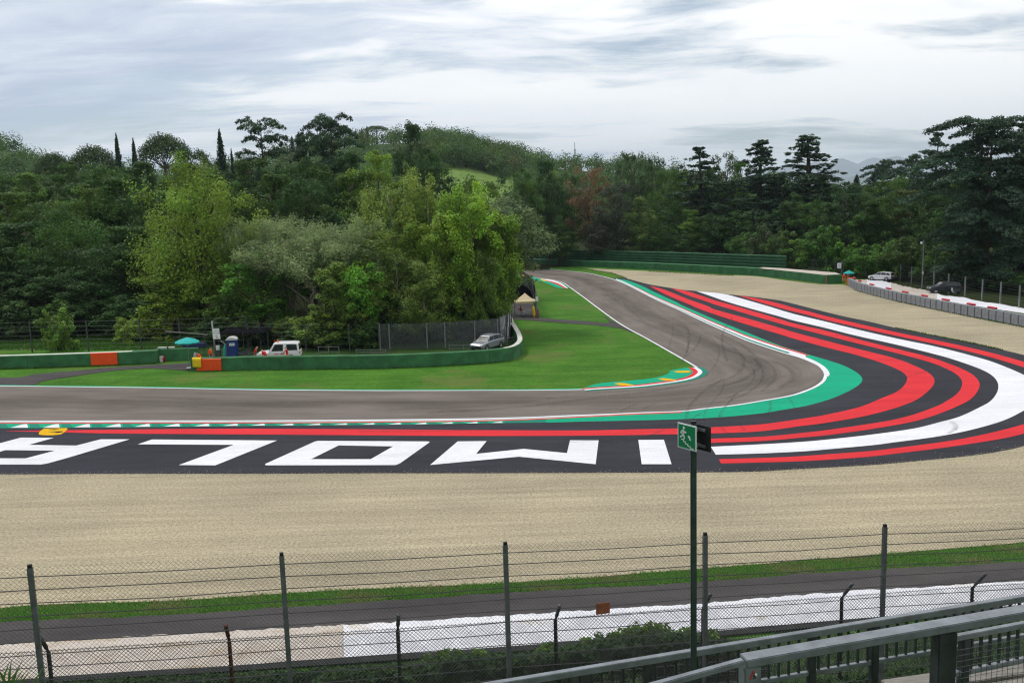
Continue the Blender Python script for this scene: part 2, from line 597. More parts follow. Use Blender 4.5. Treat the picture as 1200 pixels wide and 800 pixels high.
# ---- gravel: one bed round the run-off
grav = [(560, 309.4), (640, 311.2), (660, 312.8), (700, 315), (760, 317.6), (860, 322.5), (890, 324), (925, 329), (960, 333), (990, 334), (1010, 342), (1053, 353), (1090, 361.5), (1126.8, 368.5), (1163.5, 376), (1200, 383),
        (1260, 396), (1340, 415), (1420, 440), (1480, 490), (1520, 545), (1500, 590),
        (1300, 623), (1200, 635), (1080, 645), (966, 654), (860, 663), (760, 670.5), (680, 677), (567, 684), (400, 691), (300, 697), (200, 703.5), (50, 708), (0, 712), (-150, 722), (-330, 732), (-420, 700), (-420, 488)]
gin = [(437, 491), (620, 488), (760, 482), (880, 470), (950, 455), (965, 440), (943, 420), (826, 378), (768, 351), (746, 340.5), (736, 333), (735, 326.6), (727, 323), (717, 320), (690, 315.7), (650, 312.3), (560, 309.8)]
o = sheet('gravel_trap', [G(x, y) for x, y in smooth(grav[:-1], 5)] + [G(-420, 488)] + [G(x, y) for x, y in gin], M['gravel'], 0.0)

# ---- track
n = 150
ribs = MB()
uvs = []
A = resample(OUT_A, n) + resample(OUT_B, n)[1:]; B = resample(IN_A, n) + resample(IN_B, n)[1:]
K = 9
rows = [[a.lerp(b, k / (K - 1)) for k in range(K)] for a, b in zip(A, B)]
dist = [0]
for a, b in zip(rows, rows[1:]):
    dist.append(dist[-1] + (a[K // 2] - b[K // 2]).length)
for r_ in rows:
    ribs.v += [(p.x, p.y, .006) for p in r_]
for i in range(len(rows) - 1):
    for k in range(K - 1):
        ribs.f.append((i * K + k, (i + 1) * K + k, (i + 1) * K + k + 1, i * K + k + 1)); ribs.mi.append(0)
tr = structure(ribs, 'track', M['track'], fix=False)
uvl = tr.data.uv_layers.new(name='UVMap')
for lp in tr.data.loops:
    i, k = divmod(lp.vertex_index, K)
    uvl.data[lp.index].uv = (k / (K - 1), dist[i])
if tr.data.polygons[5].normal.z < 0:
    tr.data.flip_normals()

# ---- run-off asphalt
RO_TOP = [(724, 325.4), (735, 326.6), (760, 333), (790, 338), (800, 339.6), (816, 341), (846, 344), (865, 346), (887.5, 348.5), (912.5, 351.9), (931, 356.2), (955, 362.3), (986, 370), (1017.5, 376.6), (1049, 384), (1100, 394.4), (1137.5, 401.9), (1175, 410),
          (1200, 416), (1240, 428), (1280, 446), (1298, 466), (1284, 488), (1250, 506), (1200, 522.3)]
RO_BOT = [(1200, 522.3), (1175, 528), (1137.5, 533.8), (1075, 540), (1032.5, 543.8), (982.5, 546.9), (932.5, 549.6), (890, 552.2), (840, 553.2), (790, 553.5), (700, 553.8), (560, 554.3), (430, 554.3), (280, 555), (140, 555), (0, 555.5), (-200, 554), (-420, 551)]
GRN = [(721, 327.2), (732.5, 328), (750, 334), (767.5, 342.6), (792.5, 354), (800, 358), (837.5, 374.2), (875, 389.4), (912.5, 404.4), (930, 410), (955, 417.7), (983.8, 426.5), (1000, 434), (1009, 441), (1010, 447), (1003, 453.5), (990, 460.5), (970, 468.6), (945, 475.4), (920, 479.8),
       (890, 484.6), (840, 489.2), (790, 491.4), (730, 493), (680, 494), (647, 495), (560, 496.2), (495, 497.3), (420, 498), (280, 499.2), (140, 500.6), (0, 501.6), (-200, 501), (-420, 497)]
RO = gpts(RO_TOP[:-1] + RO_BOT, 5)
inner = gpts(T_OUT_A[7:-1] + T_OUT_B, 4)
sheet('runoff_area', RO + list(reversed(inner)), M['runoff'], .010)
# green apron between track edge and run-off, worn on the straight
gr = gpts(GRN, 5)
gi = gpts(T_OUT_A[7:-1] + T_OUT_B, 4)
sheet('green_apron', gr + list(reversed(gi)), M['p_green'], .014)

# ---- stripes on the run-off
RED1_O = [(864.4, 346), (887.5, 350), (912.5, 355.6), (930, 360.8), (950, 365.6), (967.5, 370.4), (1005, 379.2), (1050, 389.3), (1100, 399.4), (1150, 410.6), (1200, 424), (1238, 437), (1264, 456), (1258, 479), (1235, 496), (1200, 507.9), (1175, 513.8), (1137.5, 520), (1100, 525.4), (1050, 531.5), (1020, 535), (970, 538.8), (920, 541.2), (845, 543)]
RED1_I = [(864.4, 346), (875, 349.4), (900, 356.9), (925, 363.8), (950, 370), (967.5, 374.8), (1005, 383.5), (1050, 393.4), (1100, 404), (1150, 415.6), (1200, 430.6), (1228, 442), (1247, 458), (1242, 476), (1225, 488.5), (1200, 496.9), (1175, 503.8), (1137.5, 512.3), (1100, 518.5), (1050, 525), (1020, 528.5), (970, 532.3), (920, 535.6), (842.5, 538.1)]
WH_O = [(816, 341.2), (846.3, 344.2), (862.5, 348), (900, 358.8), (930, 367.8), (967.5, 376.9), (1005, 386.2), (1050, 396.5), (1100, 406.9), (1150, 420), (1175, 428.6), (1200, 439.4), (1214, 448), (1220, 460), (1214, 472), (1200, 481), (1175, 493.1), (1137.5, 503.8), (1100, 511.3), (1050, 518.1), (1020, 521.9), (970, 526.5), (940, 529), (890, 531.4), (838.8, 532.8)]
WH_I = [(816, 341.2), (831, 346.3), (850, 353), (875, 360.4), (912.5, 370.6), (930, 375.6), (967.5, 384.4), (1005, 393.8), (1050, 403.8), (1100, 416.3), (1125, 423.8), (1150, 433), (1162.5, 440), (1168.8, 447.5), (1169.8, 455), (1167, 462.5), (1160.6, 470), (1150, 476.3), (1125, 488), (1100, 495), (1070, 502.3), (1020, 509.4), (970, 515), (940, 517.7), (890, 520.7), (833, 523.5)]
RED2_O = [(787.5, 338.3), (802, 340.4), (830, 349.4), (837.5, 351.9), (875, 362.5), (912.5, 373.6), (930, 379), (967.5, 387.6), (1005, 397.5), (1042.5, 406.9), (1087.5, 418), (1112.5, 426.3), (1131, 434), (1142.5, 441.3), (1148, 450), (1145, 459.4), (1137, 468), (1125, 474.6), (1100, 485), (1070, 494), (1020, 503), (970, 509.8), (940, 512.7), (890, 516.9), (828, 519)]
RED2_I = [(787.5, 338.3), (805, 345.6), (830, 354), (837.5, 356.8), (875, 367.8), (912.5, 378.8), (930, 383.5), (967.5, 393), (1005, 402.5), (1042.5, 411.8), (1087.5, 423.8), (1110, 432.6), (1122.5, 440), (1127.5, 447.5), (1125.6, 456.3), (1118.8, 463.8), (1109, 470), (1100, 475), (1075, 484.4), (1050, 491.2), (1020, 496.5), (970, 503.8), (940, 507.3), (890, 511.9), (826, 514.2)]
RED3_O = [(761, 334.8), (780, 340), (805, 350), (830, 359), (837.5, 362.6), (875, 373), (912.5, 383.8), (930, 389.2), (967.5, 399.2), (1005, 408.8), (1050, 420.3), (1075, 430), (1089, 437.5), (1095, 445), (1092.5, 453), (1082, 463), (1070, 470.4), (1045, 479.4), (1007.5, 488.8), (957.5, 497), (940, 499), (890, 505.5), (832, 507.9), (798.8, 508.8), (730, 510), (680, 510.5), (560, 510.9), (420, 510), (280, 509), (140, 508), (80, 506.8), (7.5, 505.2)]
RED3_I = [(761, 334.8), (780, 345), (805, 355.6), (825, 364), (862.5, 376.4), (912.5, 391.3), (930, 396.7), (967.5, 406.9), (1005, 416.4), (1036, 426.3), (1055, 434.6), (1063, 442), (1060, 451), (1051, 459), (1032.5, 466.9), (1007.5, 476.9), (970, 485.6), (940, 490.6), (890, 497.4), (832, 500.7), (798.8, 501.9), (730, 503.4), (680, 504.4), (560, 504), (420, 503), (280, 502.3), (140, 503.4), (80, 504.1), (7.5, 505)]


def band(name, o, i, m, z):
    return sheet(name, gpts(o, 5) + list(reversed(gpts(i, 5))), m, z)


band('red_stripe', RED1_O, RED1_I, M['p_red'], .018)
band('white_stripe', WH_O, WH_I, M['p_white'], .018)
band('red_stripe', RED2_O, RED2_I, M['p_red'], .018)
band('red_stripe', RED3_O, RED3_I, M['p_red'], .018)

# ---- the five painted letters
LET = [
    ([(24.4, 512.8), (63, 513.1), (33.8, 521.3), (89.4, 522.1), (118, 514.8), (152, 514.8), (76, 537.5), (56, 543), (48, 544.4), (-70, 544.3), (-78, 543.4), (-80, 541)], [(6.3, 527.5), (64.4, 528.1), (30, 537.1), (-26, 537)]),
    ([(178, 515), (324.8, 516.2), (252.5, 545.3), (209.4, 545), (273.8, 521.3), (161.5, 520.7)], None),
    ([(369, 517.4), (373, 516.6), (501, 517.3), (503.8, 517.8), (502.5, 519), (468.8, 543), (463.8, 545), (312.5, 545.3), (310.4, 544.6), (311, 543.6)], [(396.9, 522), (460.6, 523.1), (434.4, 538.1), (364.4, 538.1)]),
    ([(536.3, 517.3), (570.3, 516.9), (558, 531.9), (613.8, 526), (664.4, 531), (668, 516), (701.5, 516), (698, 544), (608, 535.2), (504, 544.9)], None),
    ([(748, 515.6), (778, 515.3), (787, 544), (752, 544)], None)]
for out, hole in LET:
    sheet('painted_letter', [G(*q) for q in out], M['p_white'], .022, [[G(*q) for q in hole]] if hole else ())

# yellow sponsor patch with its black marks
sheet('painted_logo_patch', gpts([(51, 502.6), (56, 502.1), (74, 501.7), (79, 502), (77.6, 504.6), (74, 507.4), (70, 509.2), (60, 510), (49, 509.8), (45.4, 508.6), (47, 505.4), (51, 502.6)], 3), M['p_yellow'], .0225)
for q in ([(57, 503.1), (64, 502.8), (70, 503.3), (64, 503.9), (57, 503.6)], [(56, 506.9), (63, 505.7), (73, 505.4), (74, 506.3), (68, 507.5), (62, 507.3), (67, 506.5), (63, 506.4)]):
    sheet('painted_logo_mark', [G(*k) for k in q], M['p_black'], .0265)

# ---- outer kerb, far leg: bands between the track edge and the green
def yT(x):
    return interp(x, SMA)


SMA = smooth(T_OUT_A, 6)


def col_band(name, x0, x1, d0, d1, m, z, step=8, e0=0, e1=0):
    xs = np.linspace(x0, x1, max(3, int(abs(x1 - x0) / step)))
    a = [G(x, yT(x) + d0 * min(1, (.0 if not e0 else 0) + 1)) for x in xs]
    b = [G(x, yT(x) + d1) for x in xs]
    return structure(MB().strip(at_z(a, z), at_z(b, z)), name, m, fix=False)


def widen(x, k):
    """the far kerb's bands open out towards the viewer"""
    return k * (.45 + .55 * sstep(x, 730, 900))


def far_band(name, x0, x1, k0, k1, m, z):
    xs = np.linspace(x0, x1, 26)
    a = [G(x, yT(x) - widen(x, k0)) for x in xs]; b = [G(x, yT(x) - widen(x, k1)) for x in xs]
    return structure(MB().strip(at_z(a, z), at_z(b, z)), name, m, fix=False)


far_band('kerb_white_line', 739, 937, 1.4, 3.0 - .2, M['p_teal'], .020)
far_band('kerb_white_band', 722, 944, 2.8, 5.2, M['p_white'], .020)
far_band('kerb_red_band', 744, 947, 5.2, 6.6, M['p_red'], .020)
# the broad white end of the kerb
sheet('kerb_white_band', gpts([(926, 413.2), (940, 417), (955, 423), (966, 429.6), (971.5, 436), (971.8, 440), (968.4, 441), (966.5, 437), (961, 430.4), (950, 424.6), (936, 419), (922, 415)], 4), M['p_white'], .024)
# track edge lines
ol = resample(OUT_A, 220) + resample(OUT_B, 260)[1:]
il = resample(IN_A, 220) + resample(IN_B, 260)[1:]


def edge_line(name, pl, d0, d1, m, z):
    return structure(MB().strip(at_z(offset(pl, d0), z), at_z(offset(pl, d1), z)), name, m, fix=False)


edge_line('track_edge_line', ol, -.02, .24, M['p_white'], .028)
edge_line('track_edge_line', il, -.18, .03, M['p_white'], .012)
# thin green line behind the inner edge on the straight
gl = resample(gpts(T_IN_B[7:], 5), 100)
edge_line('green_edge_line', gl, -.02, -.5, M['p_green'], .009)

# ---- outer kerb, straight: pale band, red line and wedges on the green
SMB = sorted(smooth(T_OUT_B, 6))
SMG = sorted(smooth(GRN[19:], 6))
yB = lambda x: interp(x, SMB)
yG = lambda x: interp(x, SMG)


def row_band(name, x0, x1, f0, f1, m, z):
    xs = np.linspace(x0, x1, 40)
    a = [G(x, f0(x)) for x in xs]; b = [G(x, f1(x)) for x in xs]
    return structure(MB().strip(at_z(a, z), at_z(b, z)), name, m, fix=False)


tap = lambda x: min(1, (800 - x) / 160)
row_band('kerb_white_band', -400, 797, lambda x: yB(x) + .3, lambda x: yB(x) + .3 + 2.0 * max(.35, tap(x)), M['p_worn'], .018)
row_band('kerb_red_band', -400, 799, lambda x: yB(x) + .3 + 2.0 * max(.35, tap(x)), lambda x: yB(x) + .3 + 2.0 * max(.35, tap(x)) + 1.1, M['p_red'], .0185)
row_band('kerb_worn_band', -400, 640, lambda x: yB(x) + 3.5, lambda x: yG(x) - .2 * (x < 500), M['p_teal'], .0175)
WEDGE = [(-30, -8), (12, 33), (50, 70), (87, 106), (123, 142), (158, 176), (192.5, 211), (227.5, 245.6), (260.6, 279), (293.8, 310.6), (326, 344), (359, 375.6), (390.6, 407), (424, 438.8), (455, 470), (485.6, 500), (515.6, 530.6), (546, 560), (576, 589)]
for x0, x1 in WEDGE:
    xm = (x0 + x1) / 2; a, b = yB(xm) + 3.7, yG(xm) - .3
    w = MB()
    sheet('kerb_green_patch', [G(x0 - 5, a), G(x1 + 2, a), G(x1 + 2.5, b + .2), G(x0 - 2, b + .2)], M['p_green'], .0200)
    sheet('kerb_white_wedge', [G(x0, b), G(x1, b), G(x1 - (x1 - x0) * .06, a + .2), G(x0 + (x1 - x0) * .72, a + .5)], M['p_white'], .0235)

# ---- inner apex kerb
sheet('apex_kerb', gpts([(681, 455.6), (700, 449.6), (720, 447.4), (743, 445.6), (768, 442.6), (781, 438.6), (785, 436), (784, 434.6), (794, 432.4), (806.7, 430.6), (812.6, 432), (819, 434.5), (821, 438), (816, 441.6), (805, 445), (783, 448.4), (743, 453), (700, 455.6)], 4), M['p_green'], .016)
APR = [(682, 455.4), (700, 454), (743, 451.4), (768, 448.6), (790, 445.4), (805, 441.8), (812.6, 437), (811.6, 433.6), (807, 430.8)]
ap = gpts(APR, 6)
for nm, d0, d1, m in (('apex_kerb_red_band', -.08, .34, 'p_red'), ('apex_kerb_white_band', .34, .72, 'p_white'), ('apex_kerb_teal_band', .72, 1.15, 'p_teal')):
    structure(MB().strip(at_z(offset(ap, -d0), .0205), at_z(offset(ap, -d1), .0205)), nm, M[m], fix=False)
for q in ([(720, 449.4), (726.6, 448.6), (733, 449.2), (743, 451.4), (741, 452.2), (729, 452), (722, 450.6)], [(770.5, 444), (776, 443.2), (784, 443.8), (793.5, 445.4), (788, 446.4), (778, 445.8)], [(788.6, 435.6), (794, 434.6), (807, 434.4), (810, 435.6), (806, 436.8), (794, 436.8)]):
    sheet('apex_kerb_yellow_patch', [G(*k) for k in q], M['p_yellow'], .025)
# far inner kerb
sheet('far_apex_kerb', gpts([(588, 320.6), (610, 323), (628, 325.4), (642, 327.8), (654, 330.4), (662, 334), (666, 338), (654, 337.4), (644, 333.4), (632, 329.2), (615, 325.6), (600, 323.4)], 4), M['p_green'], .016)
sheet('far_apex_kerb_red_band', gpts([(640, 327.8), (652, 331), (660, 335), (664, 338), (661.5, 338), (654, 334), (646, 331), (636, 328)], 3), M['p_red'], .0205)
sheet('far_apex_kerb_white_band', gpts([(634, 326.6), (648, 328.4), (658, 332), (665, 337.4), (663.6, 337.6), (655, 332.6), (646, 329.8), (634, 327.4)], 3), M['p_white'], .023)
sheet('far_apex_kerb_yellow_patch', [G(*k) for k in [(612, 324.4), (618, 324.6), (622, 326.4), (617, 326.2)]], M['p_yellow'], .025)
sheet('far_apex_kerb_yellow_patch', [G(*k) for k in [(632, 327.2), (638, 327.4), (641, 329.4), (637, 329.4)]], M['p_yellow'], .025)

# ---- access roads in the infield
sheet('access_road', gpts([(590, 368), (603, 370.6), (640, 373), (680, 375.8), (714, 378.2), (706, 370), (716, 375), (733, 384), (742, 390), (726, 384.4), (700, 381.2), (680, 379.8), (640, 376.8), (603, 374), (585, 373)], 3), M['road'], .003)
sheet('access_road', gpts([(-420, 432), (-200, 437), (0, 442.4), (40, 438.4), (80, 435), (120, 431.2), (160, 428.4), (200, 426.2), (224, 425.4), (226, 433), (205, 433), (180, 431.6), (150, 432.6), (115, 436.4), (80, 441.6), (50, 446.4), (38, 451), (0, 451.8), (-200, 448.4), (-420, 443.4)], 3), M['road'], .003)
sheet('access_road', gpts([(560, 352), (590, 350), (606, 352), (628, 358), (632, 372), (620, 373), (600, 372), (575, 372), (560, 364)], 3), M['road'], .0005)
# marshal yard behind the middle barrier
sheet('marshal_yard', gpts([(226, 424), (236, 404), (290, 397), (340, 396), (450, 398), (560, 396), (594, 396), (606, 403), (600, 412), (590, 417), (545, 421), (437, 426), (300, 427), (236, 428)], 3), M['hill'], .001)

# ---- foreground service road and pale sheeting
ROAD_T = [(-420, 752), (-150, 737), (0, 728), (200, 720), (400, 706.7), (600, 693.5), (800, 683), (966, 670), (1200, 657.6), (1500, 636)]
ROAD_B = [(-420, 788), (-150, 769), (0, 757), (200, 745), (400, 734), (600, 722.5), (800, 710), (1007, 693.5), (1200, 682.4), (1500, 660)]
SHT_B = [(-420, 842), (-150, 814), (0, 802), (60, 796.5), (180, 788.5), (240, 785.5), (400, 775), (567, 763), (700, 753), (853, 741.5), (945, 733), (1200, 712), (1500, 690)]
xs = np.linspace(-420, 1500, 90)
wob = lambda x, k: .35 * math.sin(x * .051 + k) + .3 * math.sin(x * .13 + 2 * k) + .3 * math.sin(x * .37 + k) + .2 * math.sin(x * .93 + k)
structure(MB().strip([G(x, interp(x, ROAD_T) + wob(x, 1), .004) for x in np.linspace(-420, 1500, 260)], [G(x, interp(x, ROAD_B), .004) for x in np.linspace(-420, 1500, 260)]), 'service_road', M['road'], fix=False)
xl = [x for x in xs if x < 402] + [402]; xr = [402.4] + [x for x in xs if x > 403]


def bumpy(xsr, name, m):
    rows = 7; vs = []; fs = []
    fine = list(np.linspace(xsr[0], xsr[-1], 160))
    for j in range(rows):
        for i, x in enumerate(fine):
            y = interp(x, ROAD_B) - .4 + (interp(x, SHT_B) - interp(x, ROAD_B) + .4) * j / (rows - 1)
            if j == 0:
                y += .5 * wob(x, 3)
            g = G(x, y)
            vs.append((g.x, g.y, .06 + rnd.uniform(-.03, .03)))
    nn = len(fine)
    for j in range(rows - 1):
        for i in range(nn - 1):
            fs.append((j * nn + i, (j + 1) * nn + i, (j + 1) * nn + i + 1, j * nn + i + 1))
    return structure(MB().add(vs, fs), name, m, fix=False, smooth=True)


bumpy(xl, 'concrete_apron', M['concrete_pale'])
bumpy(xr, 'white_sheeting', M['sheet'])
# ---- pale sheeting strip behind the right barrier
SR_T = [(1000, 328.6), (1012, 327.6), (1030, 328), (1050, 333), (1070, 337), (1096, 342.8), (1110, 346.5), (1127, 348.6), (1160, 354.5), (1200, 361), (1300, 377), (1400, 394)]
SR_B = [(1000, 329.6), (1012, 333), (1030, 338), (1050, 342.5), (1070, 346), (1096, 351), (1110, 353), (1127, 355.8), (1160, 361), (1200, 367), (1300, 384), (1400, 402)]
for xa, xb, nm_, mm_ in ((1000, 1016, 'concrete_apron', 'concrete_pale'), (1016, 1044, 'white_sheeting', 'sheet'), (1044, 1098, 'concrete_apron', 'concrete_pale'), (1098, 1400, 'white_sheeting', 'sheet')):
    xx = np.linspace(xa, xb, 60)
    structure(MB().strip([G(x, interp(x, SR_T) + .9 * wob(x * 3, 2), .02) for x in xx], [G(x, interp(x, SR_B), .02) for x in xx]), nm_, M[mm_], fix=False)

# ---- rubber marks
mk = bpy.data.materials.new('rubber mark'); mk.use_nodes = True
t = NT(mk); t.b.inputs['Base Color'].default_value = (.035, .033, .033, 1); t.b.inputs['Roughness'].default_value = .7
tb = t.n('ShaderNodeBsdfTransparent'); mx = t.n('ShaderNodeMixShader')
f = t.ramp(t.noise(pos(t), 1.3, 5, .7), [(.3, .0), (.75, .34)])
t.l(f, mx.inputs[0]); t.l(tb.outputs[0], mx.inputs[1]); t.l(t.b.outputs[0], mx.inputs[2]); t.l(mx.outputs[0], mk.node_tree.nodes['Material Output'].inputs[0])
SKID = [[(789, 377.5), (788.5, 390), (786, 400), (783, 410)], [(804, 382), (808, 392), (808, 400), (805, 413)], [(821, 394), (818, 403), (812, 411), (804, 418)], [(823, 388), (835, 397), (842, 407), (842.5, 416), (838, 428), (826, 442)],
        [(806, 390), (806.5, 402), (804, 415), (796, 428)], [(848, 443), (836, 451), (823, 460), (813, 470), (807, 478), (804.6, 490), (805.6, 494)], [(849, 448), (845, 459), (836, 470), (827, 481), (825, 490), (825.6, 497)], [(864, 460), (853, 473), (845, 484), (843, 494), (848, 504), (857, 510), (868, 513)],
        [(822, 484), (806, 493), (790, 497.6), (768, 508), (740, 515), (705, 522)], [(924, 466), (929, 473), (932, 480), (935, 487)], [(902, 470), (903, 477), (901, 485)], [(864, 494), (868, 499), (872, 505)], [(770, 471.7), (760, 476), (752, 481.7)], [(747, 472.5), (738, 477), (727, 482)],
        [(1118, 433), (1098, 431.5), (1080, 437), (1058, 443), (1034, 450)], [(1116, 494), (1122, 499), (1120, 504), (1112, 508)], [(1113, 494), (1119, 499), (1117, 504), (1110, 508)], [(858, 372), (850, 384), (846, 396), (848, 410), (852, 424)], [(868, 416), (880, 428), (884, 442), (872, 456), (850, 468)],
        [(878, 416), (892, 430), (893, 444), (880, 458), (855, 470)], [(888, 418), (905, 430), (908, 444), (892, 459)], [(690, 333), (712, 341), (745, 357), (770, 370), (800, 384), (830, 398)], [(712, 348), (735, 360), (755, 377), (770, 384)], [(905, 424), (925, 432), (928, 444), (912, 456)],
        [(-60, 474), (60, 472), (150, 474), (240, 478)], [(150, 465), (260, 469), (380, 472), (520, 471)], [(500, 484), (600, 478), (700, 466), (760, 459), (810, 450)], [(430, 481), (560, 476), (680, 463), (770, 455.5)], [(830, 452), (862, 440), (872, 424), (860, 408), (838, 394)], [(842, 455), (876, 442), (889, 426), (872, 406), (845, 392)],
        [(640, 520), (690, 517), (740, 512), (790, 508)], [(420, 506), (520, 505), (600, 502)]]
for i, s in enumerate(SKID):
    pl = resample(gpts(s, 6), 40)
    w = (.07 + .035 * (i % 3)) * (1.7 if i > 22 else 1)
    a = offset(pl, w); b = offset(pl, -w)
    z = .032 + .0015 * (i % 4) if i else .0355
    structure(MB().strip(at_z(a, .0325 + .0007 * i), at_z(b, .0325 + .0007 * i)), 'skid_mark', mk, fix=False)


# ---- grass tufts that grow at edges and over the near strip: nobody could count them
def tufts(name, pts, h, col, w=.02, dry=0.0):
    n_ = len(pts); V = np.zeros((n_ * 3, 3)); p = np.array(pts)
    a = NR.uniform(0, 2 * np.pi, n_); hh = h * NR.uniform(.45, 1.25, n_); lean = NR.normal(0, .35, (n_, 2)) * hh[:, None]
    V[0::3] = p + np.stack([np.cos(a) * w, np.sin(a) * w, 0 * a], 1)
    V[1::3] = p - np.stack([np.cos(a) * w, np.sin(a) * w, 0 * a], 1)
    V[2::3] = p + np.stack([lean[:, 0], lean[:, 1], hh], 1)
    me = bpy.data.meshes.new(name)
    fastmesh(me, V, 3)
    tv = NR.uniform(.6, 1.35, n_)[:, None] * np.ones((1, 3))
    if dry:
        k = (np.sin(p[:, 0] * 1.3) * np.sin(p[:, 0] * .37 + p[:, 1] * 2.1) + NR.normal(0, .5, n_)) > .55
        tv[k] *= np.array([1.7, .95, 1.6])
        tv[~k] *= np.array([.8, 1, .7])
    tint(me, np.repeat(tv, 3, 0))
    me.materials.append(M['leaf'])
    o = bpy.data.objects.new(name, me); C.objects.link(o); o.color = (*col, 1)
    return tag(o, kind='stuff')


def fastmesh(me, V, k):
    nf = len(V) // k
    me.vertices.add(len(V)); me.vertices.foreach_set('co', np.asarray(V, dtype=np.float32).ravel())
    me.loops.add(len(V)); me.loops.foreach_set('vertex_index', np.arange(len(V), dtype=np.int32))
    me.polygons.add(nf); me.polygons.foreach_set('loop_start', np.arange(nf, dtype=np.int32) * k)
    me.polygons.foreach_set('loop_total', np.full(nf, k, dtype=np.int32))
    me.update(calc_edges=True)


def tint(me, rgb):
    at = me.color_attributes.new('tint', 'FLOAT_COLOR', 'POINT')
    a = np.ones((len(me.vertices), 4), dtype=np.float32); a[:, :3] = rgb
    at.data.foreach_set('color', a.ravel())


GT = [(-420, 733), (-150, 722), (0, 713), (50, 709), (200, 704), (300, 698), (400, 691.5), (567, 684.5), (680, 678), (760, 671.5), (860, 664), (966, 655), (1080, 646), (1200, 636), (1500, 602)]
pts = []
while len(pts) < 52000:
    x = rnd.uniform(-120, 1320); f = rnd.random()
    clump = .5 + .5 * math.sin(x * .11) * math.sin(x * .043 + 1)
    y0, y1 = interp(x, GT) - .3 - 2.6 * clump * abs(math.sin(x * .29) * math.sin(x * .017 + x * x * .0007)), interp(x, ROAD_T) + .4 + wob(x, 1)
    if (f < .05 or f > .94) and rnd.random() > clump:
        continue
    pts.append(G(x, y0 + (y1 - y0) * f, -.02))
tufts('verge_grass', pts, .09, (.17, .30, .075), .02, .5)
# stones thrown from the gravel on to the run-off edge
ST = [(-150, 555.3), (0, 555.5), (280, 555), (560, 554.3), (790, 553.5), (890, 552.2), (982, 546.9), (1075, 540), (1137, 533.8), (1200, 522.3)]
V = []
for _ in range(1900):
    x = rnd.uniform(-60, 1195); g = G(x, interp(x, ST)); y = g.y + .12 - abs(rnd.gauss(0, .25)) + abs(rnd.gauss(0, .4)) * (rnd.random() < .3); s = rnd.uniform(.012, .034); a = rnd.uniform(0, 6.28)
    b3 = [(g.x + s * math.cos(a + k * 2.094), y + s * math.sin(a + k * 2.094), .008) for k in range(3)]; tp_ = (g.x, y, .010 + s * 1.1)
    for k in range(3): V += [b3[k], b3[(k + 1) % 3], tp_]
me = bpy.data.meshes.new('loose_gravel'); fastmesh(me, np.array(V), 3); me.materials.append(mat('loose stones', (.40, .35, .25), .95, .3, 3))
o = bpy.data.objects.new('loose_gravel', me); C.objects.link(o); tag(o, kind='stuff')
pts = []
while len(pts) < 30000:                      # the foreground bank
    x = rnd.uniform(-14, 16); y = rnd.uniform(9, 32)
    if y > interp(x, EDGE) - .9:
        continue
    pts.append((x, y, terrain(x, y)))
tufts('bank_grass', pts, .22, (.026, .068, .012), .016)
pts = []
while len(pts) < 26000:                      # tall meadow beyond the left barrier
    px = rnd.uniform(-120, 235); g = G(px, rnd.uniform(388, 410))
    pts.append((g.x, g.y, terrain(g.x, g.y)))
tufts('meadow_grass', pts, .42, (.060, .150, .020), .035)
pts = []
for _ in range(9000):                        # foot of barriers and gravel margins
    s = rnd.choice((((650, 312.3), (690, 315.7), (717, 320), (735, 326.4)), ((760, 318), (860, 323)), ((0, 432.5), (107, 429), (185, 425.5)), ((240, 435), (437, 432.2), (547, 427.3), (600, 423)), ((1049, 384.5), (1100, 394.8), (1137, 402), (1175, 410.5)), ((1000, 340), (1053, 353.6), (1126, 369.2), (1200, 383.6))))
    k = rnd.uniform(s[0][0], s[-1][0])
    g = G(k + rnd.gauss(0, .3), interp(k, s) + rnd.gauss(0, .35), -.01)
    pts.append(g)
tufts('edge_grass', pts, .16, (.055, .13, .02), .03)
# ================================================================== trees
def unit(a):
    return a / np.maximum(1e-9, np.linalg.norm(a, axis=-1, keepdims=True))


class Leaves:
    def __init__(s, seed):
        s.r = np.random.default_rng(seed); s.c = []; s.n = []; s.s = []; s.t = []; s.ax = []

    def clump(s, c, rad, n, size, upb=.45, out=.8, tintv=.2, shell=.45, axis=None):
        r = s.r
        d = unit(r.normal(size=(n, 3)))
        q = d * (r.random((n, 1)) ** shell) * np.array(rad)
        p = np.array(c) + q
        nn = unit(d * out + np.array([0, 0, upb]) + r.normal(0, .45, (n, 3)))
        s.c.append(p); s.n.append(nn); s.s.append(size * r.uniform(.6, 1.3, n))
        k = 1 + r.normal(0, tintv); hue = r.normal(0, .05)
        t = np.ones((n, 3)) * k * np.array([1 + hue, 1, 1 - hue]) * r.uniform(.85, 1.15, (n, 1))
        s.t.append(t)
        s.ax.append(np.tile(np.array(axis if axis is not None else (0, 0, 0), dtype=float), (n, 1)))

    def build(s, name, m, parent=None, aspect=.55, lo=.25):
        c = np.concatenate(s.c); n = np.concatenate(s.n); sz = np.concatenate(s.s)[:, None]; t = np.concatenate(s.t); ax = np.concatenate(s.ax)
        rv = s.r.normal(size=c.shape) * .6 + ax * 1.6
        a = unit(np.cross(n, np.cross(rv, n))); b = np.cross(n, a)
        V = np.empty((len(c) * 4, 3))
        V[0::4] = c + a * sz * .5; V[1::4] = c + b * sz * .5 * aspect + a * sz * .05; V[2::4] = c - a * sz * .5; V[3::4] = c - b * sz * .5 * aspect + a * sz * .05
        me = bpy.data.meshes.new(name); fastmesh(me, V, 4)
        tint(me, np.clip(np.repeat(t, 4, 0), lo, 2)); me.materials.append(m)
        o = bpy.data.objects.new(name, me); C.objects.link(o)
        if parent: o.parent = parent
        return o


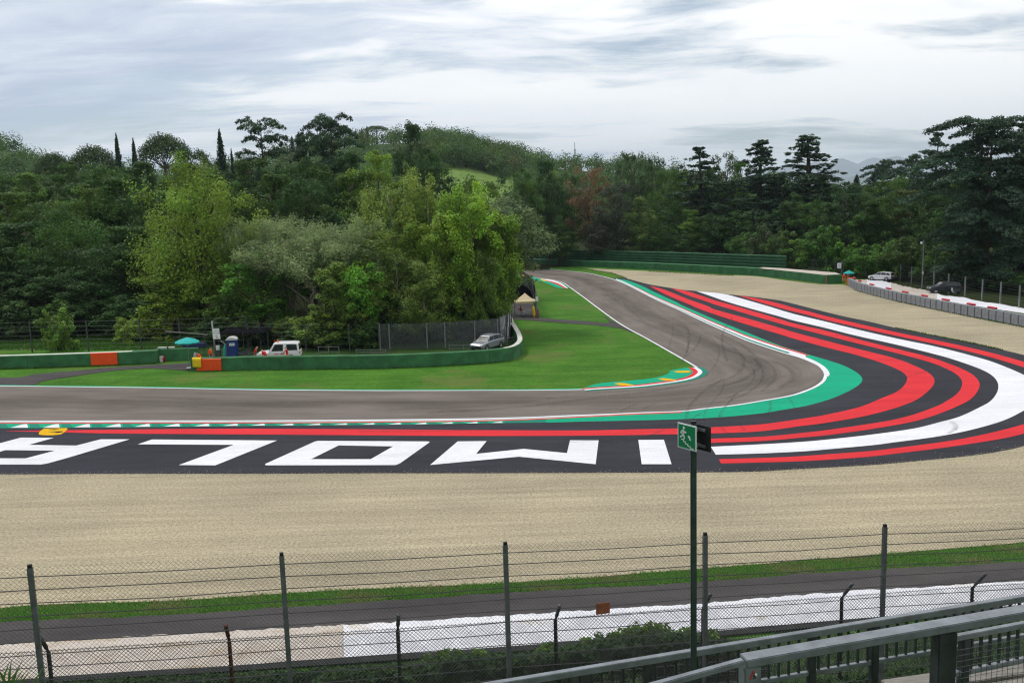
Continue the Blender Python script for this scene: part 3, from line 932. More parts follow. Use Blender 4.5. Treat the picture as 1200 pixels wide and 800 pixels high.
def limb(mb, a, b, r0, r1, rr, sag=.12, n=5, seg=5):
    a, b = Vector(a), Vector(b); L = (b - a).length; pts = []
    w1 = Vector((rr.uniform(-1, 1), rr.uniform(-1, 1), rr.uniform(.2, 1))) * L * sag
    for i in range(n + 1):
        t_ = i / n
        pts.append(a.lerp(b, t_) + w1 * math.sin(math.pi * t_) + Vector((rr.uniform(-1, 1), rr.uniform(-1, 1), rr.uniform(-1, 1))) * L * .02 * (0 < i < n))
    mb.tube(pts, [r0 + (r1 - r0) * i / n for i in range(n + 1)], seg, cap=False)


PROTO = {}


def proto(key, H, W, trunk, crown):
    PROTO[key] = (H, W, trunk, crown)
    for o in (trunk, crown):
        C.objects.unlink(o)


def broad(key, seed, H=20, W=14, base=2.0, lobes=10, per=11, nl=110, size=.42, squash=.9, trunk_r=.42, upright=0.0, barkm='bark', shell=.4, gap=1.0):
    rr = random.Random(seed); L = Leaves(seed); tm = MB()
    tm.tube([(0, 0, -.5), (rr.uniform(-.2, .2), rr.uniform(-.2, .2), H * .3), (rr.uniform(-.5, .5), rr.uniform(-.5, .5), H * .62), (rr.uniform(-.6, .6), rr.uniform(-.6, .6), H * .88)], [trunk_r, trunk_r * .8, trunk_r * .45, .06], 7)
    cz = (base + H) / 2; rz = (H - base) / 2; rx = W / 2
    for i in range(lobes):
        ph = i * 2.39996 + rr.uniform(-.4, .4); u = 1 - 2 * (i + .5) / lobes; u = min(1, max(-1, u + rr.uniform(-.12, .12)))
        k = math.sqrt(max(0, 1 - u * u)); lr = W * rr.uniform(.17, .26)
        f = rr.uniform(.68, .98)
        c = np.array([k * math.cos(ph) * (rx - lr) * f * 1.12, k * math.sin(ph) * (rx - lr) * f * 1.12, cz + u * (rz - lr * .75)])
        limb(tm, (0, 0, max(H * .12, c[2] - (abs(c[0]) + abs(c[1])) * .9)), c, trunk_r * .42, .05, rr)
        for j in range(per):
            d = unit(np.array([rr.gauss(0, 1), rr.gauss(0, 1), rr.gauss(.25, 1)]))
            q = c + d * lr * rr.uniform(.55, 1.0) * np.array([1, 1, squash + upright])
            cr = lr * rr.uniform(.28, .5)
            L.clump(q, (cr, cr, cr * (squash * .75 + upright)), nl, size, shell=shell, axis=(0, 0, 1.0 if upright > .3 else 0))
    L.clump((0, 0, cz), (rx * .6, rx * .6, rz * .72), int(nl * lobes * per * .10), size * 1.1, tintv=.05, shell=.5)
    proto(key, H, W, tm.build('trunk', M[barkm], smooth=True), L.build('crown', M['leaf']))


def feathery(key, seed, H=20, W=10, base=3, stems=5, nl=60, size=.29, pale='bark', dens=1.0):
    rr = random.Random(seed); L = Leaves(seed); tm = MB()
    for sidx in range(stems):
        a = sidx * 2.4 + rr.uniform(-.4, .4); rad = W * rr.uniform(.08, .34)
        top = Vector((math.cos(a) * rad, math.sin(a) * rad, H * rr.uniform(.70, .96) * (1 - .5 * (rad / W) ** 1.5)))
        foot = Vector((math.cos(a) * .5, math.sin(a) * .5, -.4)); mid = foot.lerp(top, .42) + Vector((math.cos(a) * W * .12, math.sin(a) * W * .12, 0))
        k1 = Vector((rr.uniform(-.8, .8), rr.uniform(-.8, .8), 0)); k2 = Vector((rr.uniform(-.8, .8), rr.uniform(-.8, .8), 0))
        pl = [foot, foot.lerp(mid, .5) + k1, mid, mid.lerp(top, .5) + k2, top]
        tm.tube(pl, [.17, .13, .10, .05, .015], 6)
        nb = int(20 * dens)
        for k in range(nb):
            f = .14 + .84 * k / nb
            seg = min(3, int(f * 4)); p = pl[seg].lerp(pl[seg + 1], f * 4 - seg)
            if p.z < base * .6: continue
            out = Vector((rr.gauss(0, 1), rr.gauss(0, 1), 0)).normalized(); ln = W * rr.uniform(.10, .26) * (1.2 - .6 * f)
            e = p + out * ln + Vector((0, 0, ln * rr.uniform(.3, 1.4)))
            limb(tm, p, e, .045, .012, rr, n=3, seg=4)
            kt = 1 + rr.gauss(0, .13)
            for q in (.4, .7, 1.0):
                c = p.lerp(e, q); cr = W * rr.uniform(.05, .09)
                L.clump((c.x, c.y, c.z), (cr, cr, cr * 1.35), int(nl * 2.3), size, upb=.45, out=.75, shell=.5, tintv=.10, axis=(out.x * .4, out.y * .4, .8))
                L.t[-1] *= kt
    proto(key, H, W, tm.build('trunk', M[pale], smooth=True), L.build('crown', M['leaf'], aspect=.45))


def cedar(key, seed, H=25, W=16, flat=False, base=2.0, size=.40, levels=22, dens=1.0, bare=0.0):
    rr = random.Random(seed); L = Leaves(seed); tm = MB()
    tm.tube([(0, 0, -.5), (rr.uniform(-.1, .1), 0, H * .35), (rr.uniform(-.3, .3), rr.uniform(-.2, .2), H * .7), (rr.uniform(-.3, .3), rr.uniform(-.3, .3), H * .985)], [.5, .42, .24, .04], 8)
    a = rr.random() * 6
    lobe = [rr.uniform(.7, 1.15) for _ in range(12)]
    for i in range(levels):
        f0 = (i + .5) / levels
        nb = rr.choice((3, 4, 4, 5)) if f0 < .9 else 4
        if bare and rr.random() < bare: nb = 2
        for k in range(nb):
            f = min(.985, max(0, f0 + rr.uniform(-.7, .7) / levels)); z = base + (H - base) * f
            if flat:
                reach = W / 2 * (.70 + .36 * math.sin(f * 2.7)) * (1 if f < .88 else 1.15 - (f - .88) * 3.0)
            else:
                reach = W / 2 * (1.0 - f ** 1.5) ** .9 + .55
            a += 2 * math.pi / nb + rr.uniform(-.6, .6)
            ln = max(.55, reach * rr.uniform(.38, 1.0) * lobe[int(a * 1.9) % 12])
            rise = ln * (rr.uniform(-.02, .30) if flat else rr.uniform(-.02, .34)) * (1 if f < .8 else 1.5)
            d = Vector((math.cos(a), math.sin(a), 0)); s0 = Vector((0, 0, z - rise * .6)); e = s0 + d * ln + Vector((0, 0, rise * .75))
            mid = s0.lerp(e, .55) + Vector((0, 0, ln * .10 + rise * .25))
            tm.tube([s0, mid, e], [.10 * (1.1 - f * .6), .06, .02], 5, cap=False)
            npad = max(2, int(ln / .85 * dens))
            side = Vector((-d.y, d.x, 0)); kt = 1 + rr.gauss(0, .16)
            for q in range(npad):
                t_ = (q + 1.0) / npad
                c0 = (s0.lerp(mid, t_ / .55) if t_ < .55 else mid.lerp(e, (t_ - .55) / .45)) - Vector((0, 0, .10 * ln * max(0, t_ - .6)))
                if t_ < .2 and f < .9: continue
                w = (.32 + .20 * ln) * (1.15 - .6 * t_) * rr.uniform(.7, 1.3)
                for sd in (-1, 0, 1):
                    c = c0 + side * (sd * w * .8 + rr.uniform(-.2, .2)) + d * rr.uniform(-.3, .3) + Vector((0, 0, -abs(sd) * .22 * w + rr.uniform(-.18, .18)))
                    L.clump((c.x, c.y, c.z), (w * .6, w * .6, .20 + .10 * w), int((20 + 18 * w) * dens), size, upb=.7, out=.55, shell=.55, tintv=.10, axis=(d.x, d.y, -.25))
                    L.t[-1] *= kt
                if rr.random() < .45:          # hanging sprays
                    L.clump((c0.x, c0.y, c0.z - .3), (.35, .35, .45), 14, size, upb=.1, out=.5, tintv=.12, axis=(0, 0, -1.2))
    for q in range(5):
        L.clump((rr.uniform(-.3, .3), rr.uniform(-.3, .3), H * (.93 + .013 * q)), (.45, .45, .4), 30, size)
    proto(key, H, W, tm.build('trunk', M['bark'], smooth=True), L.build('crown', M['needle'], aspect=.45))


def stone_pine(key, seed, H=16, W=12):
    rr = random.Random(seed); L = Leaves(seed); tm = MB(); tm.tube([(0, 0, -.5), (.2, .1, H * .4), (-.1, 0, H * .72)], [.38, .32, .25], 8)
    for i in range(46):
        a = i * 2.39996; f = math.sqrt((i + .5) / 46); rad = W / 2 * f * rr.uniform(.88, 1.02)
        z = H - .9 - (f ** 2.2) * H * .20 + rr.uniform(-.3, .3); w = W * .125
        if i % 4 == 0:
            limb(tm, (-.1, 0, H * .66), (rad * math.cos(a) * .85, rad * math.sin(a) * .85, z - .6), .12, .03, rr, sag=.05)
        L.clump((rad * math.cos(a), rad * math.sin(a), z), (w, w, w * .5), 150, .4, upb=.9, out=.6, shell=.4)
    L.clump((0, 0, H * .84), (W * .36, W * .36, H * .05), 500, .45, shell=.5)
    proto(key, H, W, tm.build('trunk', M['bark'], smooth=True), L.build('crown', M['needle'], aspect=.5))


def cypress(key, seed, H=15, W=2.8):
    rr = random.Random(seed); L = Leaves(seed); tm = MB(); tm.tube([(0, 0, -.5), (0, 0, H * .9)], [.2, .04], 6)
    for i in range(90):
        f = (i + .5) / 90; rad = W / 2 * min(1, (1 - f) * 2.0 + .08) * (.6 + .4 * min(1, f * 6)); a = i * 2.39996
        k = rr.uniform(.3, .72)
        L.clump((rad * k * math.cos(a), rad * k * math.sin(a), .4 + f * (H - .7)), (rad * .55 + .1, rad * .55 + .1, .9), 70, .34, upb=.3, shell=.4, tintv=.1, axis=(0, 0, 1.2))
    proto(key, H, W, tm.build('trunk', M['bark'], smooth=True), L.build('crown', M['needle'], aspect=.45))


def bare_tree(key, seed, H=17, W=11):
    rr = random.Random(seed); L = Leaves(seed); tm = MB()
    def grow(p, d, ln, r_, lev):
        e = p + d * ln
        tm.tube([p, p.lerp(e, .5) + Vector((rr.uniform(-1, 1), rr.uniform(-1, 1), 0)) * ln * .05, e], [r_, r_ * .8, r_ * .6], 5 if lev < 2 else 3, cap=False)
        if lev >= 2:
            for q in (.5, 1.0):
                c = p.lerp(e, q); L.clump((c.x, c.y, c.z), (.55, .55, .75), 26, .26, upb=.3, shell=.6, tintv=.15)
        if lev < 4:
            for k in range(rr.choice((3, 3, 4)) if lev < 3 else 3):
                nd = (d + Vector((rr.gauss(0, .42), rr.gauss(0, .42), rr.uniform(0, .35)))).normalized()
                grow(p.lerp(e, rr.uniform(.55, 1.0)), nd, ln * rr.uniform(.6, .82), r_ * .55, lev + 1)
    for k in range(5):
        a = k * 1.257 + rr.uniform(-.3, .3)
        grow(Vector((math.cos(a) * .4, math.sin(a) * .4, -.4)), Vector((math.cos(a) * .32, math.sin(a) * .32, 1)).normalized(), H * .34, .15, 0)
    proto(key, H, W, tm.build('trunk', M['bark_pale'], smooth=True), L.build('crown', M['leaf'], aspect=.4))


broad('oak_a', 1); broad('oak_b', 2, H=20, W=15, lobes=12, per=10); broad('oak_c', 3, H=20, W=12, lobes=9, per=12, squash=1.0)
broad('lobed', 4, H=20, W=15, lobes=16, per=10, nl=135, size=.31, upright=.45, base=1.2)
broad('small', 5, H=7, W=6.5, base=1.6, lobes=8, per=8, nl=70, size=.30, trunk_r=.10)
broad('shrub_a', 6, H=4, W=5, base=-.2, lobes=9, per=8, nl=60, size=.26, trunk_r=.08); broad('shrub_b', 8, H=4, W=4, base=-.2, lobes=7, per=8, nl=60, size=.26, trunk_r=.08, upright=.5)
broad('overhang', 9, H=16, W=9, base=6.4, lobes=11, per=10, nl=90, size=.30, trunk_r=.2, upright=.2)
broad('loose', 12, H=20, W=11, base=3, lobes=13, per=6, nl=70, size=.42, upright=.35)
feathery('locust_a', 21, stems=7); feathery('locust_b', 22, stems=8, W=12, nl=60, pale='bark_pale'); feathery('locust_c', 23, stems=5, W=8, nl=66)
cedar('cedar_a', 31, levels=26); cedar('cedar_b', 32, H=25, W=15, levels=20, dens=1.0, bare=.3); cedar('cedar_flat', 33, H=24, W=20, flat=True, levels=17, size=.42)
cedar('cedar_big', 35, H=25, W=25, flat=True, levels=24, size=.44, base=.6, dens=1.05)
cedar('cedar_top', 36, H=22, W=13, flat=True, levels=10, base=9, bare=.3)
stone_pine('pine', 41); cypress('cypress', 42); bare_tree('bare', 43); bare_tree('bare_b', 44, H=16, W=9)


def lin(*c):
    return tuple(c)


NAMES = {'oak': 'broadleaf_tree', 'lobed': 'broadleaf_tree', 'small': 'young_tree', 'shrub': 'shrub', 'overhang': 'broadleaf_tree', 'loose': 'broadleaf_tree', 'locust': 'locust_tree',
         'cedar': 'cedar_tree', 'pine': 'stone_pine', 'cypress': 'cypress_tree', 'bare': 'sparse_tree'}


def plant(key, px, D, top, W, col, label, group=None, cat=None, rot=None, lift=0.0, sh=None):
    """plant a copy of a kind so that it stands at depth D and reaches the height seen"""
    Hh, Ww, trunk, crown = PROTO[key]
    tp = P(px, top, D); gz = terrain(tp.x, D) - .05 + lift
    hh = max(1.2, tp.z - gz)
    sx, sz = W / Ww, hh / Hh
    base = NAMES[key.split('_')[0]]
    o = thing(base, label, cat or ('shrub' if base == 'shrub' else 'tree'), (tp.x, D, gz), rnd.uniform(0, 6.28) if rot is None else rot, group)
    o.scale = (sx, sx, sz)
    for src in (trunk, crown):
        c = src.copy(); C.objects.link(c); c.parent = o
        if src is crown: c.color = (min(1, col[0] * LIFT), min(1, col[1] * LIFT), min(1, col[2] * LIFT), 1)
    return o


LIFT = 1.5
# colours of leaves
DK = (.044, .094, .016); DK2 = (.032, .072, .017); MID = (.066, .130, .018); OLV = (.135, .205, .024); LIME = (.165, .275, .030); FRESH = (.070, .160, .018)
GREY = (.17, .225, .095); CED = (.030, .062, .028); CED2 = (.036, .070, .038); PIN = (.034, .062, .016); CYP = (.014, .032, .014); BRN = (.14, .09, .042); SAGE = (.11, .155, .07); HOLM = (.046, .058, .034)


def jit(c, k=.16):
    a = 1 + rnd.uniform(-k, k)
    return (c[0] * a * (1 + rnd.uniform(-.08, .08)), c[1] * a, c[2] * a)


ORD = ['first', 'second', 'third', 'fourth', 'fifth', 'sixth', 'seventh', 'eighth', 'ninth', 'tenth', 'eleventh', 'twelfth', 'thirteenth', 'fourteenth', 'fifteenth', 'sixteenth', 'seventeenth', 'eighteenth', 'nineteenth', 'twentieth',
       'twenty-first', 'twenty-second', 'twenty-third', 'twenty-fourth', 'twenty-fifth', 'twenty-sixth', 'twenty-seventh', 'twenty-eighth', 'twenty-ninth', 'thirtieth', 'thirty-first', 'thirty-second', 'thirty-third', 'thirty-fourth', 'thirty-fifth', 'thirty-sixth', 'thirty-seventh', 'thirty-eighth', 'thirty-ninth', 'fortieth']

# ---- skyline of the left wood
GS = 'skyline trees of the left wood'
plant('pine', 61, 205, 177, 8.5, PIN, 'low umbrella pine, leftmost of the three flat-topped pines on the skyline', GS)
plant('pine', 107, 205, 168, 10.5, PIN, 'umbrella pine on the skyline left of the tallest left-hand cypress pair', GS)
plant('pine', 190, 200, 154, 11, PIN, 'highest and broadest umbrella pine, between the paired cypresses and the single cypress', GS)
plant('cypress', 136, 200, 159, 2.7, CYP, 'dark narrow cypress, taller of the pair on the left skyline', GS)
plant('cypress', 156, 202, 165, 2.8, CYP, 'dark narrow cypress, shorter of the pair on the left skyline', GS)
plant('cypress', 257, 186, 155, 3.6, CYP, 'tall lone dark cypress standing beside the layered cedar on the left skyline', GS)
plant('cypress', 271, 190, 177, 2.0, CYP, 'small dark cypress tip just right of the tall lone cypress', GS)
plant('oak_b', 224, 182, 169, 12, DK2, 'dark ragged oak on the skyline between umbrella pine and lone cypress', GS)
plant('cedar_top', 304, 172, 140, 11, CED, 'cedar with flat separate tiers topping out above the left wood', GS)
plant('cedar_flat', 387, 165, 136, 14, CED, 'wide cedar with several heads, highest tree left of the far hill', GS)
plant('cedar_a', 352, 168, 154, 12, CED, 'pointed dark cedar crowded between the two taller skyline cedars', GS)
plant('oak_c', 480, 190, 141, 11, DK2, 'dark round-headed tree standing out before the wooded hilltop', GS)
plant('oak_a', 500, 165, 172, 13, DK2, 'dark full crown right below the round-headed hilltop tree', GS)

# ---- the left wood, row by row
def row(items, what, group):
    for i, it in enumerate(items):
        plant(*it, '%s, %s from the left' % (what, ORD[i]), group)


GB = 'trees in the upper rows of the left wood'
row([('oak_a', -60, 168, 196, 16, jit(DK)), ('oak_b', -12, 172, 202, 16, jit(DK)), ('oak_c', 36, 168, 200, 14, jit(MID)), ('oak_a', 84, 172, 188, 15, jit(DK)), ('oak_b', 128, 165, 190, 15, jit(DK)), ('oak_c', 172, 170, 186, 14, jit(DK2)),
     ('oak_a', 208, 162, 190, 14, jit(DK)), ('oak_b', 248, 165, 196, 14, jit(DK2)), ('oak_c', 288, 160, 184, 14, jit(DK)), ('oak_a', 326, 156, 192, 14, jit(DK2)), ('oak_b', 362, 150, 186, 14, jit(DK)), ('oak_c', 402, 152, 176, 13, jit(DK2)), ('oak_a', 440, 150, 174, 14, jit(OLV)), ('oak_b', 562, 150, 206, 12, jit(MID))],
    'dark broadleaf crown in the top row of the left wood', GB)
GM_ = 'trees in the middle row of the left wood'
row([('oak_b', -90, 142, 226, 16, jit(MID)), ('oak_a', -40, 140, 236, 16, jit(DK)), ('oak_c', 8, 142, 222, 15, jit(MID)), ('oak_b', 55, 140, 232, 15, jit(DK)), ('oak_a', 100, 138, 214, 15, jit(MID)), ('oak_c', 140, 140, 204, 14, jit(DK)), ('oak_b', 182, 136, 222, 14, jit(DK2)), ('oak_a', 268, 138, 208, 14, jit(DK)),
     ('oak_c', 318, 134, 200, 14, jit(DK)), ('oak_b', 362, 130, 204, 13, jit(DK2)), ('oak_c', 408, 132, 198, 13, jit(MID)), ('oak_a', 470, 128, 220, 13, jit(DK)), ('oak_b', 530, 128, 236, 12, jit(DK2))],
    'dense green crown in the middle row of the left wood', GM_)
GF = 'trees along the lower edge of the left wood'
row([('oak_a', -70, 126, 262, 15, jit(DK)), ('oak_b', -20, 122, 272, 15, jit(DK)), ('oak_c', 24, 124, 258, 14, jit(DK2)), ('lobed', 78, 124, 250, 15, jit(DK)), ('oak_a', 48, 118, 300, 12, jit(DK2)), ('oak_b', 120, 119, 286, 13, jit(DK2)), ('oak_c', 158, 122, 262, 13, jit(DK)), ('oak_a', 2, 117, 318, 12, jit(DK2)),
     ('oak_b', 95, 115, 326, 10, jit(DK2)), ('shrub_a', 142, 113, 346, 8, jit(DK2)), ('shrub_a', 20, 113, 352, 8, jit(DK2)), ('shrub_a', 68, 113, 350, 8, jit(DK)), ('shrub_a', -40, 113, 340, 9, jit(DK))],
    'dark low-branched tree along the lower edge of the left wood', GF)
plant('lobed', 225, 114, 197, 18, OLV, 'large yellow-green tree with billowing upright lobes before the left wood', cat='tree', rot=.6)
plant('oak_c', 200, 112, 300, 11, jit(OLV, .05), 'lower yellow-green crown spreading left beneath the large yellow-green tree')
plant('oak_a', 302, 108, 293, 11.5, (.075, .18, .02), 'bushy mid-green tree behind the blue toilet cabin')
plant('shrub_a', 262, 107, 345, 8, jit(MID), 'rounded green bush left of the blue toilet, under the bushy tree')
plant('shrub_b', 178, 109, 362, 6, jit(OLV), 'olive bush behind the wire fence near the first teal parasol')
plant('bare', 318, 116, 222, 13, GREY, 'grey-green sparse tree with pale twigs right of the yellow-green tree')
plant('bare_b', 385, 107, 236, 12, GREY, 'pale-branched half-bare tree with visible white stems left of the locusts')
plant('bare_b', 355, 112, 262, 11, (.16, .20, .09), 'shorter grey twiggy tree between the two pale sparse trees')

# ---- the locust thicket in the middle
plant('locust_b', 468, 107, 185, 13, (.17, .235, .045), 'tall soft-leaved locust tree with peaked top in the middle thicket')
plant('locust_a', 541, 104, 186, 12, LIME, 'bright lime-green locust tree, tallest in front of the vineyard')
plant('locust_b', 428, 104, 258, 12.5, (.14, .205, .038), 'broad feathery locust at the left of the middle thicket')
plant('locust_c', 506, 103, 230, 9, (.165, .245, .035), 'narrow feathery locust between the peaked one and the lime-green one')
plant('locust_a', 564, 106, 224, 8.8, (.15, .235, .03), 'olive-green locust on the right shoulder of the lime-green tree')
plant('locust_c', 398, 100, 292, 9, (.14, .21, .04), 'low feathery locust just above the small bright-green tree')
plant('locust_b', 486, 101, 286, 11, (.13, .19, .04), 'many-stemmed locust with bare pale branches showing mid-height')
plant('locust_a', 560, 102, 276, 8, (.10, .165, .03), 'shaded feathery locust above the silver car')
plant('overhang', 592, 108, 234, 13, SAGE, 'grey-leaved tree whose crown hangs over the track beside the tent', rot=1.0)
plant('small', 419, 98.5, 308, 7.0, (.085, .205, .020), 'small bright-green young tree before the locust thicket')
SHG = 'dark undergrowth bushes beneath the locust thicket'
row([('shrub_a', 448, 102, 342, 6, jit(DK2)), ('shrub_b', 470, 101, 330, 5.5, jit(DK)), ('shrub_a', 496, 103, 336, 6, jit(DK2)), ('shrub_b', 518, 103, 322, 6, jit(DK)), ('shrub_a', 536, 104, 340, 6, jit(DK2)), ('shrub_b', 554, 105, 318, 5.5, jit(DK)), ('shrub_a', 570, 106, 326, 5, jit(DK2)), ('shrub_b', 579, 104, 340, 3.8, jit(DK)), ('shrub_a', 582, 107, 356, 3.6, jit(DK2)), ('shrub_a', 460, 99.5, 366, 4.5, jit(DK2)), ('shrub_a', 510, 100.5, 368, 4.5, jit(DK2)), ('shrub_a', 546, 102, 366, 4.5, jit(DK2))],
    'dark ivy-covered bush under the locust thicket', SHG)
plant('shrub_a', 372, 99, 364, 7.5, (.125, .185, .032), 'mounded yellow-green bush behind the white off-road car')
plant('shrub_a', 338, 102, 371, 5.5, (.10, .15, .03), 'smaller mounded bush left of the yellow-green mound')
plant('shrub_b', 425, 97.5, 375, 4.4, (.045, .095, .020), 'bush of leafy climbers at the foot of the bright young tree')
plant('shrub_a', 398, 99, 380, 4.6, jit(MID), 'low green bush at the fence between mound and climber bush')
plant('shrub_b', 64, 103, 361, 4.6, (.105, .18, .028), 'loose upright yellow-green bush at the wire fence on the left meadow')
plant('shrub_b', 150, 107, 372, 4.5, jit(OLV), 'little olive bush in the meadow right of the loose upright bush')

GK = 'dark climbers along the yard fence'
row([('shrub_a', 250, 104, 372, 6, jit(DK2)), ('shrub_a', 284, 103, 376, 6, jit(DK2)), ('shrub_b', 312, 102, 380, 5, jit(DK2)), ('shrub_a', 345, 100, 384, 5, jit(DK2)), ('shrub_a', 386, 98.5, 390, 4.5, jit(DK2)), ('shrub_a', 412, 98.5, 386, 4.5, jit(DK)), ('shrub_a', 440, 98.5, 380, 4.5, jit(DK2))], 'dark low climber bush along the yard fence behind the barrier', GK)

# ---- behind the far barrier
GC = 'trees behind the far green barrier'
row([('oak_a', 612, 216, 196, 12, (.050, .105, .018)), ('oak_c', 642, 226, 184, 14, DK2), ('oak_b', 660, 238, 202, 13, jit(DK)), ('oak_a', 622, 222, 246, 12, jit(DK)), ('oak_c', 655, 218, 262, 10, jit(DK))],
    'dark full tree behind the far barrier, left of the brown tree', GC)
plant('loose', 690, 232, 194, 15, BRN, 'reddish-brown wilting tree with bare trunk showing behind the far barrier')
plant('oak_b', 722, 221, 213, 15, HOLM, 'dark grey-green dome-shaped holm oak behind the far barrier')
plant('oak_a', 703, 219, 250, 11, jit(HOLM, .05), 'shorter grey-green crown at the left foot of the holm oak')
plant('oak_c', 752, 216, 229, 10.5, (.085, .135, .030), 'light-green round tree standing out right of the holm oak')
plant('loose', 741, 252, 176, 13, (.040, .075, .020), 'tall ragged tree with separate spires behind the light-green round tree')
plant('loose', 763, 256, 181, 11, (.036, .070, .018), 'second ragged spired tree just right of the taller one')
plant('oak_b', 784, 240, 196, 13, jit(MID), 'green tree between ragged spires and the first right-hand cedar')
row([('oak_a', 790, 222, 232, 11, jit(DK)), ('oak_c', 812, 216, 244, 10, jit(MID)), ('oak_b', 836, 214, 250, 12, jit(DK2)), ('oak_a', 866, 210, 246, 12, jit(DK)), ('oak_c', 893, 206, 252, 11, jit(DK2)), ('oak_b', 770, 214, 262, 9, jit(DK)), ('oak_a', 800, 211, 270, 8, jit(DK2))],
    'dark lower tree behind the far barrier, right of the light-green tree', GC)
plant('cedar_b', 820, 226, 172, 28, CED, 'slender cedar, leftmost of the three cedar spires on the right')
plant('cedar_a', 892, 222, 163, 32, CED, 'middle one of the three cedar spires on the right')
plant('cedar_a', 946, 214, 157, 36, CED, 'tallest pyramidal cedar left of the mountain gap', rot=2.1)
plant('loose', 852, 240, 176, 11, (.062, .085, .034), 'thin-leaved tree between the slender cedar and the middle cedar')
plant('oak_c', 868, 236, 186, 10, jit(MID), 'green crown squeezed left of the middle cedar')
plant('cypress', 1004, 260, 206, 6, (.018, .036, .016), 'dark blunt conifer at the foot of the mountain gap')
plant('cedar_flat', 1034, 236, 189, 13, CED, 'distant flat-headed cedar right of the mountain gap')
plant('cedar_flat', 1068, 222, 183, 13, CED, 'second flat-headed cedar, nearer and right of the distant one')
plant('cedar_b', 1099, 192, 155, 18, CED2, 'tall thin cedar with open tiers left of the huge cedar')
plant('cedar_big', 1163, 140, 141, 23, CED2, 'huge dark blue-green cedar filling the right edge', rot=.8)
plant('cedar_a', 1204, 152, 132, 15, CED2, 'cedar cut by the right edge behind the huge cedar')
plant('cedar_big', 1262, 146, 160, 22, CED2, 'broad cedar beyond the right edge of the huge cedar')
row([('oak_a', 803, 240, 197, 13, jit(MID)), ('oak_c', 836, 238, 193, 12, jit(DK)), ('oak_b', 912, 236, 198, 13, jit(DK)), ('oak_a', 925, 222, 214, 12, jit(DK2)), ('oak_c', 966, 226, 208, 12, jit(DK)), ('oak_b', 984, 212, 216, 12, jit(DK2)), ('oak_a', 1018, 208, 216, 12, jit(DK)), ('oak_b', 1052, 200, 205, 12, jit(MID))], 'green crown filling the skyline between the right-hand cedars', 'fill trees between the right-hand cedars')
GR_ = 'trees of the wood on the right'
row([('oak_a', 930, 204, 224, 13, jit(DK2)), ('oak_b', 962, 196, 234, 13, jit(DK)), ('oak_a', 992, 188, 212, 15, (.034, .070, .020)), ('oak_c', 1016, 182, 234, 12, jit(DK)), ('oak_b', 1042, 180, 226, 13, jit(DK)), ('oak_c', 1068, 176, 220, 11, (.062, .082, .020)), ('oak_a', 1090, 168, 208, 12, jit(DK2)), ('oak_b', 1120, 160, 214, 14, jit(DK2)), ('oak_c', 1150, 162, 180, 14, jit(MID)), ('oak_a', 1196, 165, 182, 14, jit(MID)), ('oak_b', 1240, 160, 200, 16, jit(DK)), ('oak_a', 1300, 150, 210, 16, jit(DK))],
    'dark rounded tree in the right wood', GR_)
GRS = 'bushes along the right-hand fence'
row([('shrub_a', 872, 198, 272, 9, jit(DK)), ('shrub_b', 894, 190, 264, 9, (.046, .074, .026)), ('shrub_a', 916, 184, 270, 9, (.050, .090, .022)), ('shrub_a', 940, 180, 280, 8, jit(MID)), ('shrub_a', 966, 178, 264, 10, (.048, .112, .018)), ('shrub_b', 990, 174, 284, 8, jit(FRESH)), ('shrub_a', 1018, 166, 286, 9, (.052, .122, .018)), ('shrub_b', 1044, 162, 282, 8, jit(MID)), ('shrub_a', 1062, 158, 278, 9, (.050, .082, .018)), ('shrub_b', 1092, 152, 286, 8, (.048, .100, .016)), ('shrub_a', 1116, 146, 300, 8, jit(DK2)), ('shrub_a', 1144, 141, 308, 8, jit(DK2)), ('shrub_a', 1176, 136, 314, 8, jit(DK2)), ('shrub_a', 1210, 130, 318, 8, jit(DK2)), ('shrub_a', 1250, 126, 322, 8, jit(DK2))],
    'leafy bush at the foot of the right wood', GRS)

# ---- far hill: its wood reads as one mass
FIELD = (512, 601, 366, 424)
def hill_forest():
    L = Leaves(77); r = NR; n_ = 0; V = []
    cols = [np.array(c) * 1.35 for c in (DK, DK2, MID, (.050, .080, .020), (.070, .060, .022))]
    while n_ < 3300:
        a = r.uniform(-.66, .66); d = r.uniform(232, 720)
        if n_ >= 2900: a = r.uniform(-.082, .012); d = r.uniform(412, 500)
        x, y = d * math.sin(a), d * math.cos(a); px = CX + F * x / y
        if FIELD[0] + 5 < px < FIELD[1] - 5 and FIELD[2] - 6 < d < FIELD[3] - 14 + 6 * math.sin(px * .21): continue
        if 548 < px < 597 and FIELD[2] - 140 < d < FIELD[2] + 1: continue
        if d < 300 and abs(px - 575) < 60: continue
        z = terrain(x, y); h = r.uniform(6, 12.5); w = h * r.uniform(.5, .8)
        col = cols[r.choice(5, p=[.30, .26, .24, .15, .05])] * r.uniform(.68, 1.3)
        k = 3 if d < 420 else 2
        for _ in range(k):
            L.clump((x + r.normal(0, w * .25), y + r.normal(0, w * .25), z + h * r.uniform(.45, .72)), (w * .55, w * .55, h * .36), 60, .82, upb=.5, tintv=0, shell=.3)
            L.t[-1] = col * r.uniform(.85, 1.15) * r.uniform(.85, 1.15, (60, 1))
        n_ += 1
    o = L.build('hill_forest', M['leaf'], aspect=.8, lo=0); o.color = (1, 1, 1, 1)
    return tag(o, kind='stuff')


hill_forest()
